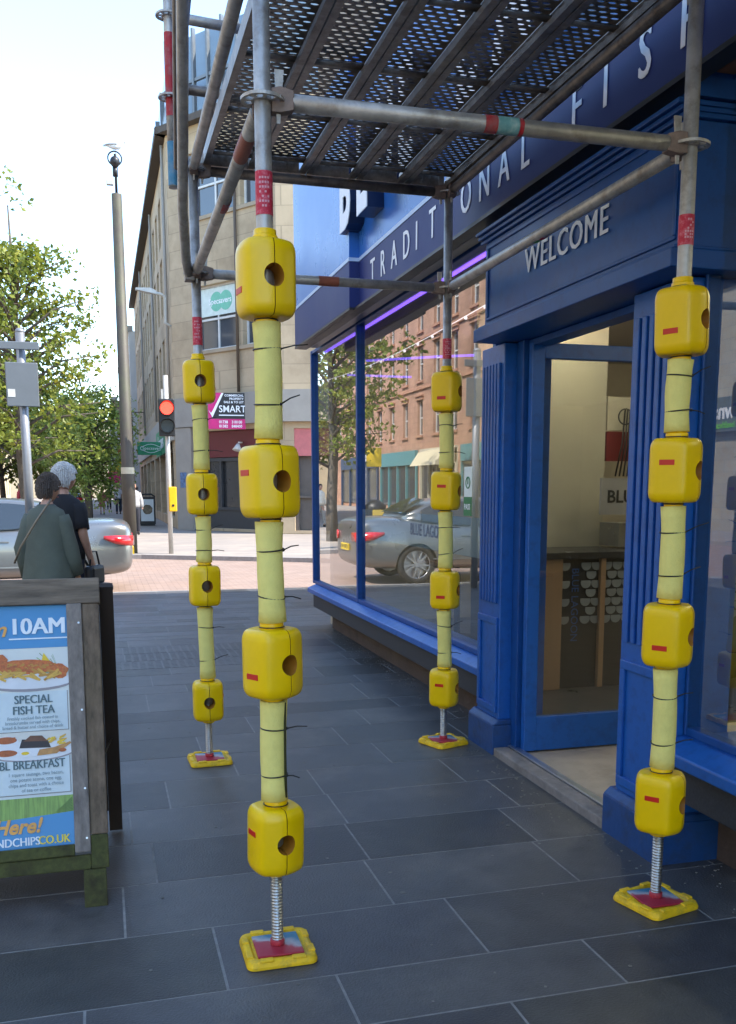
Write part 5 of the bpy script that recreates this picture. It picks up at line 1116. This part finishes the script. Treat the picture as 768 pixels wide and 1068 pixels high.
# ------------------------------------------------------------------ PEOPLE
skinm = mat('skin', (.48, .26, .18, 1), .55, 0, .06, 20)
def person(label, loc, rotz, top, legs, hair, topc=None, h=1.65, group=None, sleeve=True, lean=0, armR=None, armL=None, jacket=False, bag=None, step=.12, headturn=0, fingers=True, skirt=False, bend=0):
    th = thing('person', label, 'person', (0, 0, 0), group); k = h / 1.70
    V = []; E_ = []; Rr = []
    def add(p, r, par=None):
        V.append(Vector(p) * k); Rr.append(r * k); 
        if par is not None: E_.append((par, len(V) - 1))
        return len(V) - 1
    ly = lean
    pel = add((0, 0, .93), .13); wa = add((0, ly * .2, 1.08), .12, pel); ch = add((0, ly * .6, 1.25), .125, wa); up = add((0, ly * .85, 1.36), .095, ch); nk = add((0, ly, 1.46), .052, up)
    hd0 = add((0, ly + .02 + bend * .3, 1.52), .06, nk)
    arms = {}
    for s_, spec in ((1, armR), (-1, armL)):
        spec = spec or [(s_ * .23, ly * .7, 1.12), (s_ * .25, ly * .7 + .06, .88)]
        sh_ = add((s_ * .165, ly * .85, 1.365), .045, up); el = add(spec[0], .042, sh_); wr = add(spec[1], .027, el)
        hv = (Vector(spec[1]) - Vector(spec[0])).normalized(); pm = add(Vector(spec[1]) + hv * .055, .030, wr)
        arms[s_] = (spec, hv)
        if fingers:
            for q, (dx, ln) in enumerate(((-.028, .06), (-.010, .07), (.009, .068), (.026, .055))):
                f1 = add(Vector(spec[1]) + hv * .10 + Vector((0, dx, 0)), .0095, pm); f2 = add(Vector(spec[1]) + hv * (.10 + ln * .6) + Vector((-s_ * .008, dx + .004, 0)), .0085, f1); add(Vector(spec[1]) + hv * (.09 + ln) + Vector((-s_ * .022, dx + .008, 0)), .0075, f2)
            t1 = add(Vector(spec[1]) + hv * .06 + Vector((-s_ * .005, .035, 0)), .011, pm); add(Vector(spec[1]) + hv * .09 + Vector((-s_ * .012, .05, 0)), .009, t1)
    for s_ in (-1, 1):
        hp = add((s_ * .09, 0, .88), .095, pel); kn = add((s_ * .095, step * s_ * .5 + .03, .48), .058, hp); an = add((s_ * .10, step * s_ - .02, .085), .037, kn); add((s_ * .11, step * s_ + .12, .035), .035, an)
    me = bpy.data.meshes.new('body'); me.from_pydata(V, E_, []); o = bpy.data.objects.new('tmp', me); C.objects.link(o)
    md = o.modifiers.new('k', 'SKIN'); md.use_smooth_shade = True
    sv = me.skin_vertices
    if not sv:
        bm = bmesh.new(); bm.from_mesh(me); bm.verts.layers.skin.verify(); bm.to_mesh(me); bm.free(); sv = me.skin_vertices
    for i, r in enumerate(Rr): sv[0].data[i].radius = (r, r * (.72 if i in (0, 1, 2, 3) else 1)); sv[0].data[i].use_root = i == 0
    m2 = o.modifiers.new('s', 'SUBSURF'); m2.levels = 2; m2.render_levels = 2
    dg = bpy.context.evaluated_depsgraph_get(); res = bpy.data.meshes.new_from_object(o.evaluated_get(dg)); bpy.data.objects.remove(o)
    b = B(); b.bm.from_mesh(res); bpy.data.meshes.remove(res)
    # head
    hc = Vector((0, ly + .035 + bend * .5, 1.60)) * k
    g = bmesh.ops.create_uvsphere(b.bm, u_segments=20, v_segments=14, radius=1)
    Mh = Matrix.Translation(hc) @ Matrix.Rotation(headturn, 4, 'Z') @ Matrix.Rotation(-bend * 2, 4, 'X')
    for v in g['verts']:
        p = v.co.copy(); wdt = .077 * (1 - .18 * max(0, -p.z)); y_ = p.y * .096; z_ = p.z * .115; x_ = p.x * wdt
        if p.y > 0 and p.z < 0: y_ *= 1 - .12 * -p.z
        if p.z < -.3 and p.y < .2: y_ *= .8
        if p.y > .8 and -.35 < p.z < .15: y_ += .022 * (1 - abs(p.x) * 3) if abs(p.x) < .33 else 0    # nose
        if p.y > .75 and .05 < p.z < .4 and .2 < abs(p.x) < .6: y_ -= .007     # eye sockets
        v.co = Mh @ (Vector((x_, y_, z_)) * k)
    for v in g['verts']:
        for f in v.link_faces: f.smooth = True
    for s_ in (-1, 1): b.ball(Mh @ (Vector((s_ * .078, -.005, -.005)) * k), .028 * k, 8, (.35, .7, 1.1))
    body = b.obj('body', skinm, th)
    for s_ in (-1, 1):
        e = B(); e.ball(Mh @ (Vector((s_ * .03, .083, .018)) * k), .011 * k, 8); e.obj('eye', mat('eye_dark', (.05, .04, .035, 1), .2), th)
    e = B(); e.ball(Mh @ (Vector((0, .085, -.055)) * k), .02 * k, 8, (1.2, .4, .25)); e.obj('mouth', mat('lips', (.4, .12, .1, 1), .5), th)
    # hair: displaced cap with clumps
    hb = B(); g = bmesh.ops.create_uvsphere(hb.bm, u_segments=40, v_segments=26, radius=1); kill = []
    for v in g['verts']:
        p = v.co.copy()
        jz = noise.noise(p * 5) * .12
        if (p.y > .30 + jz and p.z < .40 + jz) or p.z < -.58 + jz or (p.y > -.12 + jz and p.z < -.1 + jz) : kill.append(v)
        nz = noise.noise(Vector((p.x * 9, p.y * 9, p.z * 3 + len(label)))) * .04 + noise.noise(p * 22) * .015
        v.co = Mh @ (Vector((p.x * .086, p.y * .105 - .005, p.z * .123 + .005)) * (1 + nz) * k)
    bmesh.ops.delete(hb.bm, geom=kill, context='VERTS')
    for f in hb.bm.faces: f.smooth = True
    if fingers:
        rh = random.Random(4); vl_ = [v.co.copy() for v in hb.bm.verts]; ctr = Mh @ Vector((0, -.02, .0))
        for i in range(2600):
            p = rh.choice(vl_); nn = (p - ctr).normalized(); dn = (Vector((0, 0, -1)) - nn * -nn.z); dn = dn.normalized() if dn.length > .2 else Vector((rh.gauss(0, 1), rh.gauss(0, 1), 0)).normalized()
            dn = (dn + Vector((rh.gauss(0, .2), rh.gauss(0, .2), rh.gauss(0, .1)))).normalized(); sd_ = nn.cross(dn).normalized() * .0022; L_ = rh.uniform(.02, .042)
            q = p + nn * rh.uniform(-.001, .003)
            hb.quad(q - sd_, q + sd_, q + dn * L_ * .6 + sd_ * .7 + nn * .001, q + dn * L_ * .6 - sd_ * .7 + nn * .001)
    ho = hb.obj('hair', hair, th, fix=False); md = ho.modifiers.new('s', 'SOLIDIFY'); md.thickness = .015
    # clothes: top
    def ring(z, rx, ry, y0, n=28, amp=0, ph=0): return [(math.cos(2 * math.pi * i / n) * (rx + amp * math.sin(ph + 5 * 2 * math.pi * i / n)) * k, (y0 + math.sin(2 * math.pi * i / n) * (ry + amp * math.sin(ph + 4 * 2 * math.pi * i / n))) * k, z * k) for i in range(n)]
    b = B()
    if jacket: rg = [ring(.80, .25, .20, ly * .1, amp=.016), ring(.86, .24, .195, ly * .12, amp=.012), ring(.98, .215, .18, ly * .2, amp=.008), ring(1.12, .195, .165, ly * .35, amp=.006, ph=1), ring(1.27, .195, .155, ly * .65, amp=.004, ph=2), ring(1.37, .19, .14, ly * .82), ring(1.425, .165, .115, ly * .9), ring(1.455, .10, .085, ly * .97), ring(1.475, .075, .075, ly)]
    else: rg = [ring(.90, .20, .155, ly * .1, amp=.006), ring(1.0, .195, .15, ly * .2, amp=.006), ring(1.12, .185, .14, ly * .35, amp=.005, ph=1), ring(1.26, .205, .145, ly * .65, amp=.004), ring(1.36, .20, .13, ly * .82), ring(1.42, .15, .105, ly * .9), ring(1.45, .09, .08, ly * .97), ring(1.465, .068, .07, ly)]
    b.rings(rg, cap=False); bm_t = b
    for s_ in (-1, 1):
        spec, hv = arms[s_]; A_ = Vector((s_ * .145, ly * .85, 1.372)); El = Vector(spec[0]); Wr = Vector(spec[1]); ex = .028 if jacket else .014
        if sleeve: pts = [A_, A_.lerp(El, .25), A_.lerp(El, .6), El, El.lerp(Wr, .4), El.lerp(Wr, .93)]; rd = [.075, .075 + ex * .3, .062 + ex * .5, .05 + ex, .045 + ex, .038 + ex]
        else: pts = [A_, A_.lerp(El, .3), A_.lerp(El, .62), A_.lerp(El, .85)]; rd = [.072, .076, .068, .064]
        b.tube([p * k for p in pts], [r * k for r in rd], 16, cap=False)
    tp = b.obj('jacket' if jacket else 'top', top, th); md = tp.modifiers.new('s', 'SOLIDIFY'); md.thickness = .006
    b = B()
    if skirt: b.rings([ring(.52, .24, .20, 0, amp=.015), ring(.75, .20, .17, 0, amp=.008), ring(.95, .17, .14, 0)], cap=False); b.obj('skirt', legs, th)
    else:
        b.rings([ring(.84, .185, .145, 0), ring(.93, .175, .14, 0), ring(1.0, .165, .13, 0)], cap=False)
        for s_ in (-1, 1): b.tube([(s_ * .095 * k, 0, .90 * k), (s_ * .095 * k, .02 * k, .70 * k), (s_ * .095 * k, (step * s_ * .5 + .03) * k, .48 * k), (s_ * .10 * k, (step * s_ - .01) * k, .12 * k)], [.108 * k, .092 * k, .075 * k, .065 * k], 14, cap=False)
        b.obj('trousers', legs, th)
    for s_ in (-1, 1):
        b = B(); b.tube([(s_ * .10 * k, (step * s_ - .06) * k, .045 * k), (s_ * .105 * k, (step * s_ + .05) * k, .045 * k), (s_ * .11 * k, (step * s_ + .16) * k, .033 * k)], [.045 * k, .05 * k, .035 * k], 12); b.obj('shoe', blackp, th)
    if bag:
        b = B(); M_ = Matrix.Translation(Vector(bag) * k); b.box(-.045, .045, -.11, .11, -.17, .0, M_); b.obj('bag', mat('black_leather', (.02, .02, .022, 1), .4), th, .03)
        b = B(); b.tube([Vector((bag[0], bag[1] - .08, bag[2])) * k, Vector((bag[0], bag[1] - .04, bag[2] + .12)) * k, Vector((bag[0], bag[1] + .04, bag[2] + .12)) * k, Vector((bag[0], bag[1] + .08, bag[2])) * k], .008, 6); b.obj('bag_strap', blackp, th)
    th.location = loc; th.rotation_euler = (0, 0, rotz)
    return th
green = mat('olive_cotton', (.10, .112, .088, 1), .9, 0, .15, 6, 1.0, 7); hairb = mat('brown_hair', (.12, .09, .075, 1), .75, 0, .5, 14, .8, 60, stretch=(1, 1, .3), dirt='#7a6a62', dscale=9, damt=.4); hairw = mat('white_hair', (.68, .66, .64, 1), .7, 0, .15, 30, .8, 60)
darkc = mat('dark_red_trousers', (.10, .015, .03, 1), .85); blackc = mat('black_cotton', (.012, .012, .015, 1), .9, 0, .2, 8, .4, 20); navyc = mat('navy_trousers', (.02, .025, .045, 1), .85)
pA = person('older person in an olive green jacket with short brown hair, walking away', (-.45, 8.15, 0), R(-24), green, darkc, hairb, h=1.59, jacket=True, lean=.06, headturn=R(-32), bend=.06, armR=[(.225, .05, 1.10), (.25, .12, .86)], armL=[(-.225, -.02, 1.10), (-.24, .10, .84)])
b = B(); b.tube([(.10, -.045, 1.42), (.02, -.185, 1.25), (-.12, -.215, 1.05), (-.22, -.15, .92)], .009, 6); bs_ = b.obj('bag_strap', mat('tan_strap', (.24, .18, .12, 1), .7), None); bs_.parent = pA
pA.scale = (.9, .9, 1)
pB = person('older person with white hair in a black short sleeved top, carrying a black bag', (-.355, 8.85, 0), R(-30), blackc, navyc, hairw, h=1.69, sleeve=False, lean=.05, headturn=R(-20), bend=.03, armR=[(.215, .0, 1.12), (.22, .10, .89)], bag=(.23, .14, .84))
cols = [((.50, .12, .14, 1), (.4, .1, .12, 1), 'in a pink dress'), ((.62, .60, .62, 1), (.02, .03, .05, 1), 'in a white top and dark jeans'), ((.03, .03, .035, 1), (.03, .03, .03, 1), 'in black beside the white topped shopper'), ((.55, .5, .42, 1), (.10, .1, .12, 1), 'in a cream top next to the tall brown pole'), ((.35, .33, .32, 1), (.03, .03, .04, 1), 'in grey close to the black pavement sign'), ((.45, .05, .06, 1), (.05, .05, .07, 1), 'in a red top seen past the car roof'), ((.7, .68, .6, 1), (.3, .28, .25, 1), 'in pale clothes at the left edge beyond the car'), ((.06, .1, .2, 1), (.02, .02, .03, 1), 'in navy at the left edge beyond the car')]
spots = [(.0, 60, 180, 1.5, 0), (.95, 61, 0, 1.75, 1), (1.55, 55, 170, 1.72, 2), (2.1, 62, 0, 1.65, 3), (1.02, 33, 180, 1.7, 4), (-3.3, 44, 60, 1.7, 5), (-3.9, 38, 150, 1.68, 6), (-5.6, 47, 20, 1.7, 7), (-.9, 70, 180, 1.7, 5), (.5, 75, 0, 1.7, 2)]
extra = {8: 'distant shopper in a red top among the trees', 9: 'furthest shopper in black in the middle of the street'}
for i, (x, y, rz, hh, ci) in enumerate(spots):
    tc_, lc_, ds = cols[ci]
    person(extra.get(i, 'distant shopper ' + ds), (x, y, 0), R(rz), mat('cloth_a%d' % ci, tc_, .85), mat('cloth_b%d' % ci, lc_, .85), hairb if i % 2 else mat('dark_hair', (.02, .015, .012, 1), .7), h=hh, sleeve=ci != 1, step=.16, fingers=False, skirt=ci == 0, group='shoppers far up the street')
# litter bin and coloured sign boxes in the far street
bn2 = thing('litter_bin', 'black litter bin on the far pavement, reflected in the shop window', 'bin', (-2.6, 25.2, 0))
b = B(); b.tube([(-2.6, 25.2, 0), (-2.6, 25.2, .95), (-2.6, 25.2, 1.05), (-2.6, 25.2, 1.2)], [.27, .29, .3, .12], 18); b.obj('bin_body', blackp, bn2)
b = B(); b.box(-2.75, -2.45, 24.88, 24.93, .8, .95); b.obj('opening', mat('bin_gold', (.5, .35, .05, 1), .5), bn2)
for i, (x, y, z, w_, h_, m_, lb_) in enumerate(((1.3, 66, 2.6, 1.3, .8, lemon, 'yellow projecting shop sign below the red banner'), (.9, 70, 1.9, .8, .8, mag, 'round pink shop sign beyond the yellow sign'), (-3.9, 30, 2.2, .5, .6, lemon, 'small yellow bus stop sign behind the grey post'))):
    s_ = thing('shop_sign' if i < 2 else 'stop_sign', lb_, 'sign', (x, y, 0)); b = B(); b.box(x - w_ / 2, x + w_ / 2, y - .05, y + .05, z, z + h_); b.obj('sign_board', m_, s_, .02)
    b = B(); b.tube([(x + w_ / 2, y, 0), (x + w_ / 2, y, z + h_)], .04, 8); b.obj('post', gpo, s_)
